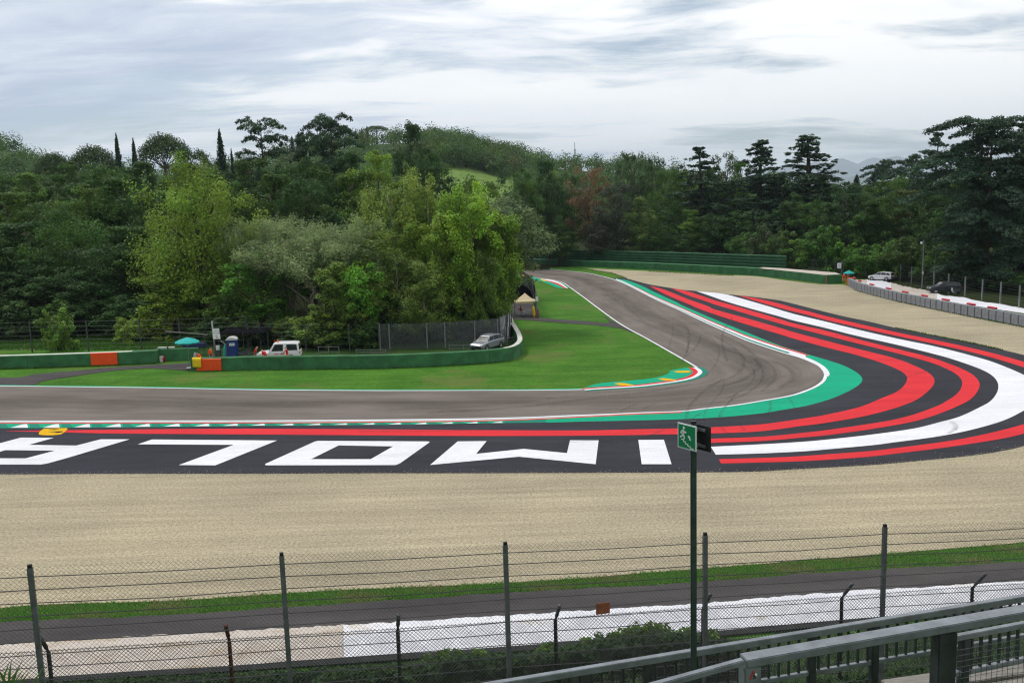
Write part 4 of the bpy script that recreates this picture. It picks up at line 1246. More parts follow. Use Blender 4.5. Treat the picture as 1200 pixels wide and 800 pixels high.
# vineyard slope
rows_ = MB(); N1, N2 = 26, 22
fv = []
for j in range(N2):
    for i in range(N1):
        px = FIELD[0] - 6 + (FIELD[1] - FIELD[0] + 12) * i / (N1 - 1); d = FIELD[2] - 20 + (FIELD[3] - FIELD[2] + 20) * j / (N2 - 1)
        u = (px - CX) / F; y = d / math.sqrt(1 + u * u); x = u * y; fv.append((x, y, terrain(x, y) + .6))
ff = [(j * N1 + i, j * N1 + i + 1, (j + 1) * N1 + i + 1, (j + 1) * N1 + i) for j in range(N2 - 1) for i in range(N1 - 1)]
m, t = newmat('vineyard rows', .95, .1); p = pos(t)
wv = t.n('ShaderNodeTexWave', wave_type='BANDS', bands_direction='Y'); wv.inputs['Scale'].default_value = .12; wv.inputs['Distortion'].default_value = 1.5; wv.inputs['Detail'].default_value = 3
t.l(p, wv.inputs['Vector'])
c = t.ramp(wv.outputs['Fac'], [(.3, (.105, .18, .040)), (.7, (.165, .25, .06))])
c = t.mix(1.0, c, t.ramp(t.noise(p, .2, 5, .7), [(.3, .75), (.7, 1.15)]), 'MULTIPLY')
t.l(c, t.b.inputs['Base Color'])
structure(rows_.add(fv, ff), 'vineyard_field', m, smooth=True)
plant('oak_a', 588, 388, 199, 5.5, DK2, 'lone dark tree standing in the bright vineyard slope')
# trees on the hill's own skyline
for px, d, top, key, w, col, lab in [(424, 545, 151, 'cypress', 3.2, CYP, 'leftmost cypress on the far hill crest'), (430, 545, 148, 'cypress', 3.0, CYP, 'second cypress from the left on the far hill crest'),
                                     (441, 545, 147, 'pine', 15, PIN, 'umbrella pine on the far hill crest beside the cypresses'), (350, 480, 156, 'cypress', 4, CYP, 'small dark cypress on the far crest behind the left cedars'), (342, 480, 160, 'cypress', 3.4, CYP, 'lower dark cypress beside the small crest cypress'),
                                     (510, 548, 149, 'cypress', 4, CYP, 'dark cypress at the top of the hill right of the round-headed tree'), (515, 550, 152, 'cypress', 3, CYP, 'shorter cypress touching the hilltop cypress'), (500, 545, 153, 'pine', 12, PIN, 'low umbrella pine at the hilltop near two cypresses')]:
    plant(key, px, d, top, w, col, lab, 'trees on the crest of the far hill')

# ---- distant mountains
def mountain(Y, prof, col, name):
    xs = np.linspace(prof[0][0], prof[-1][0], 90); vs = []; D_ = Y * .35
    for i, x in enumerate(xs):
        y = interp(x, prof) + 1.3 * math.sin(x * .19 + Y) + .8 * math.sin(x * .47)
        tp = P(x, y, Y); u = tp.x / tp.y
        zt = max(5, tp.z)
        for k, (dy, f) in enumerate(((-.5, -.02), (-.3, .35), (-.14, .72), (0, 1), (.25, .6), (.6, -.02))):
            yy = Y + dy * D_ * (1 + .25 * math.sin(x * .11 + k)); vs.append((u * yy, yy, max(-6, zt * f * (1 + .12 * math.sin(x * .23 + k * 2) * (0 < k < 3)))))
    fs = [(i * 6 + k, i * 6 + k + 1, (i + 1) * 6 + k + 1, (i + 1) * 6 + k) for i in range(89) for k in range(5)]
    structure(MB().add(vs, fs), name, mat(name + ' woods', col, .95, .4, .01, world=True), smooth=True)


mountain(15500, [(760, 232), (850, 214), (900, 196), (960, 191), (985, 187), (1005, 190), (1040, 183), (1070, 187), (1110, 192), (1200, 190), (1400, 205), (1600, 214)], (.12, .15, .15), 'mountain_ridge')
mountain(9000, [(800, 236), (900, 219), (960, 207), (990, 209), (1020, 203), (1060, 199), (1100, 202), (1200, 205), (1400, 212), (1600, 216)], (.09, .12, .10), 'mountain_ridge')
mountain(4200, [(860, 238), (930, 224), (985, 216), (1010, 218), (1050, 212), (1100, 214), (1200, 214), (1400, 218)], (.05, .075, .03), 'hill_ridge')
# ================================================================== barriers
def pl_world(px, n=6, sm=True):
    return [Vector((p.x, p.y, 0)) for p in gpts(px, n, sm)]


def wall_run(mb, pl, thick, z0, z1, side=1, wob_=0.0, batter=0.0):
    """solid wall whose front face follows pl and whose body lies on the side given"""
    k = len(pl)
    back = offset(pl, side * thick)
    rings = []
    for i in range(k):
        w = wob_ * math.sin(i * 1.7) * .5
        f = pl[i]; b_ = back[i]; d = (b_ - f).normalized()
        f2 = f + d * batter
        rings.append([Vector((f.x + d.x * w, f.y + d.y * w, z0)), Vector((f2.x, f2.y, z1 - .05)), Vector((f2.x + d.x * .06, f2.y + d.y * .06, z1)), Vector((b_.x, b_.y, z1)), Vector((b_.x, b_.y, z0))])
    return mb.loft(rings)


def top_strip(pl, thick, side, z, inset=.05):
    a = offset(pl, side * inset); b = offset(pl, side * (thick - inset))
    return MB().strip(at_z(a, z), at_z(b, z))


def seams(pl, every, side, z0, z1, out=.012, w=.035):
    """upright lap joints standing just proud of a wall's face"""
    mb = MB(); s = 0; nxt = every
    for a, b in zip(pl, pl[1:]):
        L = (b - a).length
        while s + L > nxt and L > 0:
            p = a.lerp(b, (nxt - s) / L); d = (b - a).normalized(); nrm = Vector((-d.y, d.x, 0)) * -side
            mb.box(p + nrm * (out * .5) + Vector((0, 0, (z0 + z1) / 2)), (w, .03, z1 - z0), math.atan2(d.y, d.x)); nxt += every
        s += L
    return mb


# left barrier
w1 = pl_world([(-420, 445), (-200, 437.5), (0, 432), (60, 430.2), (107, 428.6), (138, 427.4), (160, 426.4), (185, 425)], 8)
t1 = thing('barrier_wall', 'low green rubber-faced barrier with pale top and one orange panel, at the left edge', 'barrier', w1[0])
def under(o, parent):
    """hang a part built in world space under a thing"""
    o.parent = parent
    o.matrix_parent_inverse = Matrix.Translation(parent.location).inverted() if parent.rotation_euler.z == 0 else parent.matrix_basis.inverted()
    return o
under(wall_run(MB(), w1, 1.0, -.05, 1.26, 1, .03).build('wall', M['green_belt']), t1)
under(top_strip(w1[:-10], 1.0, 1, 1.265, .18).build('wall_top', M['wall_top']), t1)
under(seams(w1, 3.2, 1, 0, 1.2).build('lap_joint', M['green_dark']), t1)
op = pl_world([(107.4, 428.7), (138.3, 427.5)], 1, False)
under(wall_run(MB(), offset(op, -.07), .066, .04, 1.31, 1).build('orange_panel', M['orange']), t1)
# recessed gate wall
w2 = pl_world([(184, 423.2), (200, 422.8), (216, 422.2), (233, 421.6)], 6)
t2 = thing('barrier_gate', 'short recessed green barrier gate with a dark upright, behind the left teal parasol', 'gate', w2[0])
under(wall_run(MB(), w2, .3, -.05, 1.25, 1).build('wall', M['green_belt']), t2)
g = G(198, 422.6); under(MB().box((g.x, g.y - .05, .7), (.12, .12, 1.5)).build('post', M['galv_dark']), t2)
a, b = G(186, 422.6), G(205, 422.2)
under(MB().box(((a.x + b.x) / 2, a.y + .1, 1.33), ((b.x - a.x), .35, .1)).build('white_cap', M['wall_top']), t2)
# middle barrier
w3 = pl_world([(224, 434.2), (240, 434.4), (262, 433.8), (300, 432.9), (370, 432.2), (437, 431.4), (490, 429.8), (547, 426.8), (575, 424.8), (598, 421.8), (608, 418), (612.4, 413), (612.6, 408), (610.4, 402), (606.6, 395), (602.6, 388), (600, 381), (598.4, 376)], 8)
t3 = thing('barrier_wall', 'long curving green barrier in front of the marshal post, with its pale top at the bend', 'barrier', w3[0])
under(wall_run(MB(), w3, .55, -.05, 1.22, 1, .02).build('wall', M['green_belt']), t3)
under(top_strip(w3[70:], .55, 1, 1.226, .04).build('wall_top', M['wall_top']), t3)
under(top_strip(w3[:70], .55, 1, 1.226, .3).build('back_rail', M['green_dark']), t3)
under(seams(w3, 2.6, 1, 0, 1.15).build('lap_joint', M['green_dark']), t3)
op = pl_world([(231, 434.5), (245, 434.3), (260, 434.0)], 1, False)
under(wall_run(MB(), offset(op, -.07), .066, .03, 1.15, 1).build('orange_panel', M['orange']), t3)

# far barrier in two tiers
w4 = pl_world([(560, 309.0), (600, 309.6), (650, 311.4), (700, 313.4), (760, 315.8), (800, 318), (860, 321.4), (889, 323)], 8)
t4 = thing('barrier_wall', 'far green barrier along the top of the gravel, left of the pale-topped block', 'barrier', w4[0])
under(wall_run(MB(), w4, 1.4, -.05, 1.45, 1, .03).build('wall', M['green_belt']), t4)
under(seams(w4, 4, 1, 0, 1.4, w=.06).build('lap_joint', M['green_dark']), t4)
w5 = offset(pl_world([(560, 309.0), (650, 311.2), (700, 313.2), (760, 315.6), (800, 317.6), (860, 320.8), (905, 323.2)], 8), 4.0)
t5 = thing('slatted_fence', 'tall dark green slatted bank fence rising behind the far barrier under the trees', 'fence', w5[0])
under(wall_run(MB(), w5, .25, -.1, 3.6, 1).build('backing', M['green_dark']), t5)
for zz in (1.5, 2.1, 2.7, 3.3):
    q = MB()
    q.loft([[Vector((p.x, p.y, zz)), Vector((p.x, p.y, zz + .2)), Vector((b_.x, b_.y, zz + .26)), Vector((b_.x, b_.y, zz - .05))] for p, b_ in zip(offset(w5, -.16), offset(w5, -.003))])
    under(q.build('slat', M['green_dark']), t5)
# pale-topped block
fr = pl_world([(888, 322.9), (910, 325.2), (940, 328.8), (968, 332.4), (986.7, 331.6)], 1, False)
t6 = thing('barrier_wall', 'deep green block barrier with sandy white top and narrow orange stripe, left of the right-hand parasol', 'barrier', fr[0])
bk = [Vector(v) for v in ((fr[0].x + 1.5, fr[0].y + 3, 0), (G(927, 326).x, G(927, 326).y + 7, 0), (fr[4].x + .6, fr[4].y + 4.2, 0))]
poly = fr + list(reversed(bk[:])) 
q = MB(); q.prism(poly, (0, 0, -.05), (0, 0, 1.42)); under(q.build('wall', M['green_belt']), t6)
cx = sum(p.x for p in poly) / len(poly); cy = sum(p.y for p in poly) / len(poly)
tp = [Vector((cx + (p.x - cx) * .985, cy + (p.y - cy) * .93, 1.43)) for p in poly]
under(MB().poly(tp).build('wall_top', M['concrete_pale'], fix=False), t6)
op = [fr[3].lerp(fr[2], .06), fr[3].lerp(fr[2], -.003)]
under(wall_run(MB(), offset(op, .1), .09, .02, 1.46, -1).build('orange_panel', M['orange']), t6)

# grey foam blocks
TB = pl_world([(996, 334.6), (1005, 339.6), (1016.7, 343.4), (1033, 347.8), (1053, 352.6), (1073, 356.8), (1090, 360.8), (1126.8, 368), (1163.5, 375), (1200, 382.3), (1240, 391), (1290, 403)], 10)
tot = sum((b - a).length for a, b in zip(TB, TB[1:]))
nb = max(8, round(tot / 1.36)); tb = resample(TB, nb + 1)
bl = MB(); bl.box((0, 0, .61), (1.255, .62, 1.22))
proto_block = bl.build('barrier_block', M['tecpro'], bevel=.05)
me2 = MB()
me2.box((.68, .03, .60), (.115, .5, 1.14))
strap0 = me2.build('strap', M['tecpro_gap'])
C.objects.unlink(proto_block); C.objects.unlink(strap0)
for i in range(nb):
    a, b = tb[i], tb[i + 1]; d = b - a
    o = thing('barrier_block', 'grey foam barrier block, %s from the orange end of the curved row' % ORD[min(i + 1, 39)], 'barrier block', (a + b) / 2, math.atan2(d.y, d.x) + rnd.uniform(-.02, .02), 'grey foam blocks of the curved barrier')
    for src, nm in ((proto_block, 'block'), (strap0, 'strap')):
        c = src.copy(); C.objects.link(c); c.parent = o; c.name = nm
        if nm == 'block': c.scale = (d.length / 1.36, 1, 1 + rnd.uniform(-.015, .015))
d = (tb[0] - tb[1]).normalized()
p0 = tb[0] + d * .45
o = MB().box((0, 0, .63), (.7, .7, 1.26)).build('barrier_block', M['orange'], bevel=.05)
o.location = p0; o.rotation_euler = (0, 0, math.atan2(d.y, d.x)); tag(o, 'orange end block of the grey barrier beside the right-hand parasol', 'barrier block', 'grey foam blocks of the curved barrier')
# red pads lying on the back edge of the blocks
RP = [(130, 320), (207, 345), (297, 366), (387, 387), (490, 411), (622, 435), (755, 460), (912, 487), (1073, 515)]
pad = MB(); pad.loft([[Vector((x, .22 * math.cos(q) * s, .14 + .14 * math.sin(q) * s)) for q in [k * math.pi / 4 for k in range(8)]] for x, s in ((-.82, .35), (-.7, .9), (0, 1), (.7, .9), (.82, .35))])
pad0 = pad.build('red_pad', M['red_pad'], smooth=True); C.objects.unlink(pad0)
bt = offset(tb, .55)
for i, (cx_, cy_) in enumerate(RP):
    px = 980 + cx_ / 5.4545
    k = min(range(nb), key=lambda j: abs(CX + F * ((bt[j] + bt[j + 1]) / 2).x / ((bt[j] + bt[j + 1]) / 2).y * 1.0 - (px - 8)))
    a, b = bt[k], bt[k + 1]; dd = b - a
    c = pad0.copy(); C.objects.link(c); c.location = ((a.x + b.x) / 2, (a.y + b.y) / 2, 1.16); c.rotation_euler = (0, 0, math.atan2(dd.y, dd.x))
    tag(c, 'long red pad on the grey block barrier, %s from the right-hand parasol' % ORD[i], 'pad', 'red pads along the grey block barrier')
    s = MB().box((0, 0, -.58), (.12, .12, 1.1)).build('stake', M['galv_dark'], c)


# ================================================================== fences
def wire_fence(name, label, pts, h, wires, post_r=.05, pm='galv_dark', mesh=0.0, mesh_r=.003, wr=.010, mm='mesh', lean=0.0, below=.3, zoff=None):
    """posts at pts, straight wires between them, diamond mesh as single wires"""
    t = thing(name, label, 'fence', pts[0])
    tops = []
    for p in pts:
        under(MB().box((p.x, p.y, p.z + h / 2 - below / 2), (post_r * 2, post_r * 2, h + below)).build('post', M[pm]), t)
    w = MB()
    for a, b in zip(pts, pts[1:]):
        for f in wires:
            w.tube([(a.x, a.y, a.z + h * f), ((a.x + b.x) / 2, (a.y + b.y) / 2, (a.z + b.z) / 2 + h * f - .02), (b.x, b.y, b.z + h * f)], wr, 3, cap=False)
    under(w.build('wire', M['wire'], fix=False), t)
    if mesh:
        under(chain(pts, h, mesh, mesh_r).build('wire_mesh', M[mm], fix=False), t)
    return t


def chain(pts, h, cell, r_, z0=0.0):
    m_ = MB()
    S = [0]
    for a, b in zip(pts, pts[1:]): S.append(S[-1] + (b - a).length)
    def at(s):
        for i in range(len(pts) - 1):
            if s <= S[i + 1] or i == len(pts) - 2:
                return pts[i].lerp(pts[i + 1], (s - S[i]) / (S[i + 1] - S[i]))
    hh = h - z0
    s = -hh
    while s < S[-1]:
        for k in (0, 1):
            sa, sb = (s, s + hh) if k == 0 else (s + hh, s)
            za, zb = 0.0, hh
            q0, q1 = sa, sb
            lo, hi = min(q0, q1), max(q0, q1)
            t0, t1 = 0.0, 1.0
            f0 = max(0, -lo) / hh; f1 = max(0, hi - S[-1]) / hh
            if k == 0: t0, t1 = f0, 1 - f1
            else: t0, t1 = f1, 1 - f0
            if t1 - t0 < .02: continue
            e = []
            for t_ in (t0, t1):
                sv = q0 + (q1 - q0) * t_; p = at(min(max(sv, 0), S[-1])); e.append(Vector((p.x, p.y, p.z + z0 + hh * t_)))
            m_.tube(e, r_, 3, cap=False)
        s += cell
    return m_


gz = lambda px, py: (lambda p: Vector((p.x, p.y, terrain(p.x, p.y))))(G(px, py))
wire_fence('wire_fence', 'wire fence with thin dark posts along the meadow behind the left barrier', [gz(x, y) for x, y in ((-190, 419), (-110, 416.6), (-34, 414.4), (38, 412.6), (104, 411.6), (166, 410.4), (212, 409.4), (290, 407))], 3.5, (.12, .26, .4, .54, .68, .82, .97), .06, wr=.0075)
wire_fence('wire_fence', 'wire fence behind the toilet cabin and the white off-road car', [gz(x, y) for x, y in ((292, 408.5), (306, 409), (359, 411.4), (410, 411.4), (445, 411.2))], 2.9, (.1, .25, .4, .55, .7, .85, .98), .055, wr=.007)
wire_fence('mesh_fence', 'grey wire mesh fence with pale posts behind the silver car', [gz(x, y) for x, y in ((446, 409.6), (457, 409.4), (501, 408.6), (522, 407.4), (557, 405.2), (584, 402.6))], 2.75, (.02, .33, .66, .98), .065, 'galv', mesh=.055, mesh_r=.0042, wr=.011, mm='galv')
wire_fence('mesh_fence', 'mesh fence with close posts running up the bend to the tent', [gz(x, y) for x, y in ((586, 402.4), (594, 399.5), (597.6, 395.5), (599.6, 390.5), (598.4, 385), (596.6, 378), (595.5, 374))], 2.9, (.02, .33, .66, .98), .075, 'galv_dark', mesh=.07, mesh_r=.0055, wr=.011, mm='galv')
wire_fence('mesh_fence', 'mesh fence with a steel end post right behind the cream tent', [gz(x, y) for x, y in ((610, 340), (619, 347), (626, 356), (628.6, 371.5))], 3.6, (.02, .33, .66, .98), .09, 'galv', mesh=.09, mesh_r=.005, wr=.011)
wire_fence('wire_fence', 'wire fence with leaning grey posts behind the pale-topped block barrier', [gz(x, y) for x, y in ((917, 318.6), (936, 320.4), (952.5, 322), (968, 323.8), (979, 325), (988, 325.6))], 3.1, (.08, .3, .5, .7, .88, .99), .075, 'galv_dark', wr=.012)
wire_fence('wire_fence', 'long wire fence with grey posts behind the white sheeting on the right', [gz(x, y) for x, y in ((1009, 322), (1020, 322.6), (1031, 323.4), (1055, 330), (1068, 333.6), (1094, 339), (1111, 343.4), (1130.5, 348), (1150.6, 352), (1172, 356), (1194, 360.8), (1220, 366), (1250, 372))], 2.9, (.06, .2, .34, .48, .62, .76, .9, .99), .075, 'galv', wr=.011)
# diagonal stay by the block barrier
a = gz(963, 322); o = MB().bar((a.x, a.y, 0), (a.x - 1.4, a.y + .3, 3.0), .12, .12).build('stay_post', M['galv_dark']); tag(o, 'slanting grey stay post behind the pale-topped block barrier', 'post')

# foreground fences
def fit_line(obs, Y0):
    """equal spacing along a straight line from the directions of three posts (first, second seen, last)"""
    (i0, u0_), (i1, u1_), (i2, u2_) = obs
    # (u0 + i dx) / (1 + i dy) = u, with i0 = 0
    dy = (i1 * (u2_ - u0_) / i2 - (u1_ - u0_)) / (i1 * u1_ - i1 * u2_)
    dx = (u2_ - u0_) / i2 + u2_ * dy
    return u0_ * Y0, dx * Y0, dy * Y0


uu = lambda px, py: P(px, py, 1).x
x0_, dx_, dy_ = fit_line(((0, uu(35, 665)), (2, uu(592, 638)), (4, uu(1037, 617))), 11.2)
f1 = [(x0_ + dx_ * i, 11.2 + dy_ * i) for i in range(-2, 8)]
fy = lambda i: 11.2 + dy_ * i
f1z = lambda i: interp(i, [(-2, P(35, 665, 11.2).z + .46), (0, P(35, 665, 11.2).z), (2, P(592, 638, fy(2)).z), (4, P(1037, 617, fy(4)).z), (7, P(1037, 617, fy(4)).z - .7)])
tF = thing('wire_fence', 'tall chain-link fence with square grey posts across the foreground, nearer of two', 'fence', (f1[0][0], f1[0][1], terrain(*f1[0])))
base1 = []
for k, (x, y) in enumerate(f1):
    zt = f1z(k - 2); z0 = zt - 3.35; base1.append(Vector((x, y, z0)))
    q = MB().box((x, y, (zt + z0) / 2 - .3), (.066, .052, zt - z0 + .6), math.atan2(dy_, dx_)); under(q.build('post', M['post_grey']), tF)
    under(MB().box((x, y, zt + .02), (.05, .04, .05), math.atan2(dy_, dx_)).build('post_cap', M['black']), tF)
w = MB()
for a, b in zip(base1, base1[1:]):
    for j in range(19):
        f = 3.35 - .12 - j * .175
        if f < 0: break
        sg = .012 * math.sin(j * 2.3 + a.x)
        w.tube([(a.x, a.y, a.z + f), ((a.x + b.x) / 2, (a.y + b.y) / 2, (a.z + b.z) / 2 + f - .015 + sg), (b.x, b.y, b.z + f)], .0066, 4, cap=False)
under(w.build('wire', M['wire'], fix=False), tF)
under(chain(base1, 3.36, .062, .0016).build('wire_mesh', M['mesh'], fix=False), tF)
pz = P(706, 710, 13.0)
o = MB().box((0, 0, 0), (.215, .012, .17)).build('plate', M['rust']); o.location = (pz.x, pz.y - .07, pz.z); o.rotation_euler = (0, .02, math.atan2(.737, 2.897)); tag(o, 'small rusty square plate wired to the foreground fence', 'plate')

x0_, dx_, dy_ = fit_line(((0, uu(57, 765)), (3, uu(651, 735)), (6, uu(1139, 700))), 13.1)
f2 = [(x0_ + dx_ * i, 13.1 + dy_ * i) for i in range(-1, 9)]
fy2 = lambda i: 13.1 + dy_ * i
f2z = lambda i: interp(i, [(-1, P(55, 735, 13.1).z + .15), (0, P(55, 735, 13.1).z), (3, P(652, 709, fy2(3) - .3).z), (6, P(1152, 672, fy2(6) - .3).z), (8, P(1152, 672, fy2(6) - .3).z - .3)])
tG = thing('wire_fence', 'lower chain-link fence with round black posts bent at the top, farther of two', 'fence', (f2[0][0], f2[0][1], terrain(*f2[0])))
base2 = []
for k, (x, y) in enumerate(f2):
    zt = f2z(k - 1); z0 = zt - 2.35; base2.append(Vector((x, y, z0)))
    under(MB().tube([(x, y, z0 - .6), (x, y, zt - .40), (x + .02, y - .09, zt - .27), (x + .065, y - .30, zt)], .032, 8).build('post', M['rust_dark'] if k == 2 else M['galv_dark'], smooth=True), tG)
under(chain(base2, 2.0, .062, .0040).build('wire_mesh', M['mesh'], fix=False), tG)
w = MB()
for a, b in zip(base2, base2[1:]):
    for f in (.05, .7, 1.35, 1.98):
        w.tube([(a.x, a.y, a.z + f), (b.x, b.y, b.z + f)], .004, 4, cap=False)
under(w.build('wire', M['wire'], fix=False), tG)

# ================================================================== foreground sign post and railings
pp = P(812.5, 500, 9.3)
tS = thing('exit_sign', 'green emergency exit sign on a dark green post before the fence', 'sign', (pp.x, pp.y, terrain(pp.x, pp.y)))
zt = pp.z + .04
sp = MB(); zb = terrain(pp.x, pp.y) - .3
sp.box((pp.x, pp.y, (zt + zb) / 2), (.062, .045, zt - zb)); under(sp.build('post', M['post_green'], bevel=.008), tS)
under(MB().box((pp.x, pp.y, zt + .012), (.058, .041, .02)).build('post_cap', M['black']), tS)
ang = math.atan2(-.215, .146)           # board runs from far left to near right
ax = Vector((math.cos(ang), math.sin(ang), 0)); nr = Vector((ax.y, -ax.x, 0))   # nr faces left and towards the viewer
if nr.x > 0: nr = -nr
BW, BH = .262, .265
def board(name, c, face_front):
    Mx = Matrix.Translation(c) @ Matrix((ax, -nr, Vector((0, 0, 1)))).transposed().to_4x4()
    o = MB(); o.box((0, 0, 0), (BW, .010, BH)); b_ = o.build(name, M['sign_white'] if face_front else M['black'])
    b_.data.transform(Mx); under(b_, tS)
    return Mx, b_
c1 = P(806.5, 512, 9.3) ; c1 = Vector((pp.x, pp.y, 0)) + nr * .055 - ax * .035 ; c1.z = P(806.5, 511.6, 9.3).z
Mx1, B1 = board('sign_board', c1, True)
def decal(pts, m, off, name):
    q = MB(); q.prism([Vector((x, -off, z)) for x, z in pts], (0, -.0012, 0), (0, .0012, 0)); o = q.build(name, M[m]); o.data.transform(Mx1); under(o, B1) if False else under(o, tS)
    return o
e = .012
decal([(-BW / 2 + e, -BH / 2 + e), (BW / 2 - e, -BH / 2 + e), (BW / 2 - e, BH / 2 - e), (-BW / 2 + e, BH / 2 - e)], 'sign_green', .0065, 'green_face')
q = MB()
def strokes(lines, w):
    for a, b in lines:
        a = Vector((a[0], 0, a[1])); b = Vector((b[0], 0, b[1])); d = (b - a).normalized(); s = Vector((-d.z, 0, d.x)) * w / 2
        q.prism([a - s - d * w * .3, b - s + d * w * .3, b + s + d * w * .3, a + s - d * w * .3], (0, -.0100, 0), (0, -.0085, 0))
strokes([((-.075, -.035), (-.045, -.035)), ((-.045, -.035), (-.045, -.055)), ((-.045, -.055), (-.015, -.055)), ((-.015, -.055), (-.015, -.075)), ((-.015, -.075), (.02, -.075)), ((.02, -.075), (.02, -.093)), ((.02, -.093), (.055, -.093)), ((.055, -.093), (.055, -.112)), ((.055, -.112), (.1, -.112))], .010)
strokes([((-.045, .07), (-.050, .025)), ((-.05, .025), (-.03, -.005)), ((-.03, -.005), (-.038, -.03)), ((-.05, .025), (-.066, .0)), ((-.066, 0), (-.088, -.012)), ((-.045, .062), (-.025, .043)), ((-.025, .043), (-.008, .05)), ((-.047, .062), (-.072, .05)), ((-.072, .05), (-.078, .03))], .017)
q.prism([Vector((-.038 + .015 * math.cos(k * .785), 0, .092 + .015 * math.sin(k * .785))) for k in range(8)], (0, -.0100, 0), (0, -.0085, 0))
q.prism([Vector(v) for v in ((.03, 0, .022), (.058, 0, .005), (.05, 0, -.0), (.068, 0, -.028), (.035, 0, -.022), (.043, 0, -.012), (.018, 0, .008))], (0, -.0100, 0), (0, -.0085, 0))
o = q.build('pictogram', M['sign_white']); o.data.transform(Mx1); under(o, tS)
c2 = Vector((pp.x, pp.y, 0)) - nr * .060 + ax * .055; c2.z = P(823.5, 513.4, 9.25).z
Mx2, B2 = board('sign_board', c2, False)
for dz in (.085, -.085):
    q = MB(); q.box((pp.x, pp.y, 0), (.085, .068, .03)); q.bar(Vector((pp.x, pp.y, 0)) - nr * .05 - ax * .02, Vector((pp.x, pp.y, 0)) - nr * .05 + ax * .12, .02, .028)
    q.bar(Vector((pp.x, pp.y, 0)) + nr * .046 - ax * .08, Vector((pp.x, pp.y, 0)) + nr * .046 + ax * .05, .02, .028)
    o = q.build('bracket', M['galv']); o.location.z = 0; o.data.transform(Matrix.Translation((0, 0, c2.z + dz))); under(o, tS)


def railing(name, label, a, b, post_at, w_, h_, low, pitch=.118, bal=.012, postw=.085, foot=1.1, low_w=.05, m='rail', lm='rail'):
    """top rail from a to b, bottom rail 'low' under it, thin balusters, posts at the fractions given"""
    a, b = Vector(a), Vector(b)
    t = thing(name, label, 'railing', (a.x, a.y, a.z - foot))
    under(MB().bar(a - Vector((0, 0, h_ / 2)), b - Vector((0, 0, h_ / 2)), w_, h_).build('top_rail', M[m], bevel=.006), t)
    dz = Vector((0, 0, low))
    under(MB().bar(a - dz, b - dz, low_w, .05).build('bottom_rail', M[lm], bevel=.005), t)
    n_ = int((b - a).length / pitch); q = MB()
    for i in range(1, n_):
        p = a.lerp(b, i / n_)
        under(MB().box(p - Vector((0, 0, (low + h_) / 2)), (bal * 2, bal * 2, low - h_ - .02), math.atan2((b - a).y, (b - a).x)).build('baluster', M['rail_dark']), t) if n_ < 95 else q.box(p - Vector((0, 0, (low + h_) / 2)), (bal * 2, bal * 2, low - h_ - .02))
    for f in post_at:
        p = a.lerp(b, f)
        under(MB().box(p - Vector((0, 0, (foot + h_) / 2)), (postw, postw, foot - h_), math.atan2((b - a).y, (b - a).x)).build('post', M['rail_dark'], bevel=.006), t)
    return t


ra, rb = P(535, 806, 9.2), P(1290, 682, 10.6)
railing('handrail', 'rear galvanised handrail with balusters, crossing behind the exit sign post', ra, rb, (.27, .52, .62, .93), .075, .075, .52, pitch=.122, foot=1.25)
na, nb_ = P(871, 769, 6.0), P(1275, 699, 6.55)
tN = thing('handrail', 'near flat-topped steel handrail with a stickered end post, lower right corner', 'railing', (na.x, na.y, na.z - 1.1))
hd = (nb_ - na).normalized(); yaw = math.atan2(hd.y, hd.x)
under(MB().bar(na - Vector((0, 0, .03)), nb_ - Vector((0, 0, .03)), .115, .06).build('top_rail', M['rail'], bevel=.006), tN)
ep = na + hd * .05
under(MB().box(ep - Vector((0, 0, .58)), (.125, .105, 1.04), yaw).build('end_post', M['rail'], bevel=.006), tN)
bp = P(1100, 740, 6.25); bp.z = na.lerp(nb_, .57).z
k57 = na.lerp(nb_, .565)
under(MB().box(k57 - Vector((0, 0, .72)), (.15, .10, 1.3), yaw).build('post', M['rail_dark'], bevel=.006), tN)
# sloping handrail running down from the end post
under(MB().bar(na + Vector((-.01, -.03, -.02)), P(735, 812, 5.7), .05, .045).build('sloping_rail', M['rail'], bevel=.006), tN)
# sticker on the end post: red and black strokes on white
sf = ep + Vector((hd.y, -hd.x, 0)) * .0535
def on_post(px_, pz_):
    return sf + hd * px_ + Vector((0, 0, -.115 + pz_))
for pts_, mm_, k in (([(-.028, -.03), (-.018, -.03), (.0, .022), (.008, .03), (-.004, .03)], 'lamp_red', 0), ([(-.002, -.012), (.006, -.018), (.022, .006), (.016, .018), (.006, .012)], 'black', 0), ([(.0, -.03), (.02, -.026), (.018, -.020), (.0, -.024)], 'black', 0), ([(.008, .0), (.024, -.012), (.028, .002), (.016, .016)], 'sign_white', .001)):
    q = MB(); n2 = Vector((hd.y, -hd.x, 0)); q.prism([on_post(*v) for v in pts_], n2 * (-.001 - k), n2 * (.002 + k)); under(q.build('sticker', M[mm_]), tN)
# welded wire infill beyond the near post
wq = MB(); i0 = na.lerp(nb_, .60) - Vector((0, 0, .24)); i1 = nb_ - Vector((0, 0, .24)); Lw = (i1 - i0).length
for k in range(int(Lw / .045)):
    p = i0.lerp(i1, k * .045 / Lw); wq.tube([p, p - Vector((0, 0, .75))], .0022, 3, cap=False)
for k in range(17):
    wq.tube([i0 - Vector((0, 0, k * .045)), i1 - Vector((0, 0, k * .045))], .0022, 3, cap=False)
under(wq.build('wire_infill', M['galv_dark'], fix=False), tN)
# third railing, seen under the near rail on the right
r3a, r3b = P(1117, 744, 8.3), P(1275, 714, 8.9)
railing('handrail', 'short pale handrail section seen beneath the near rail at the right edge', r3a, r3b, (.08, .95), .06, .055, .40, pitch=.115, foot=.95)
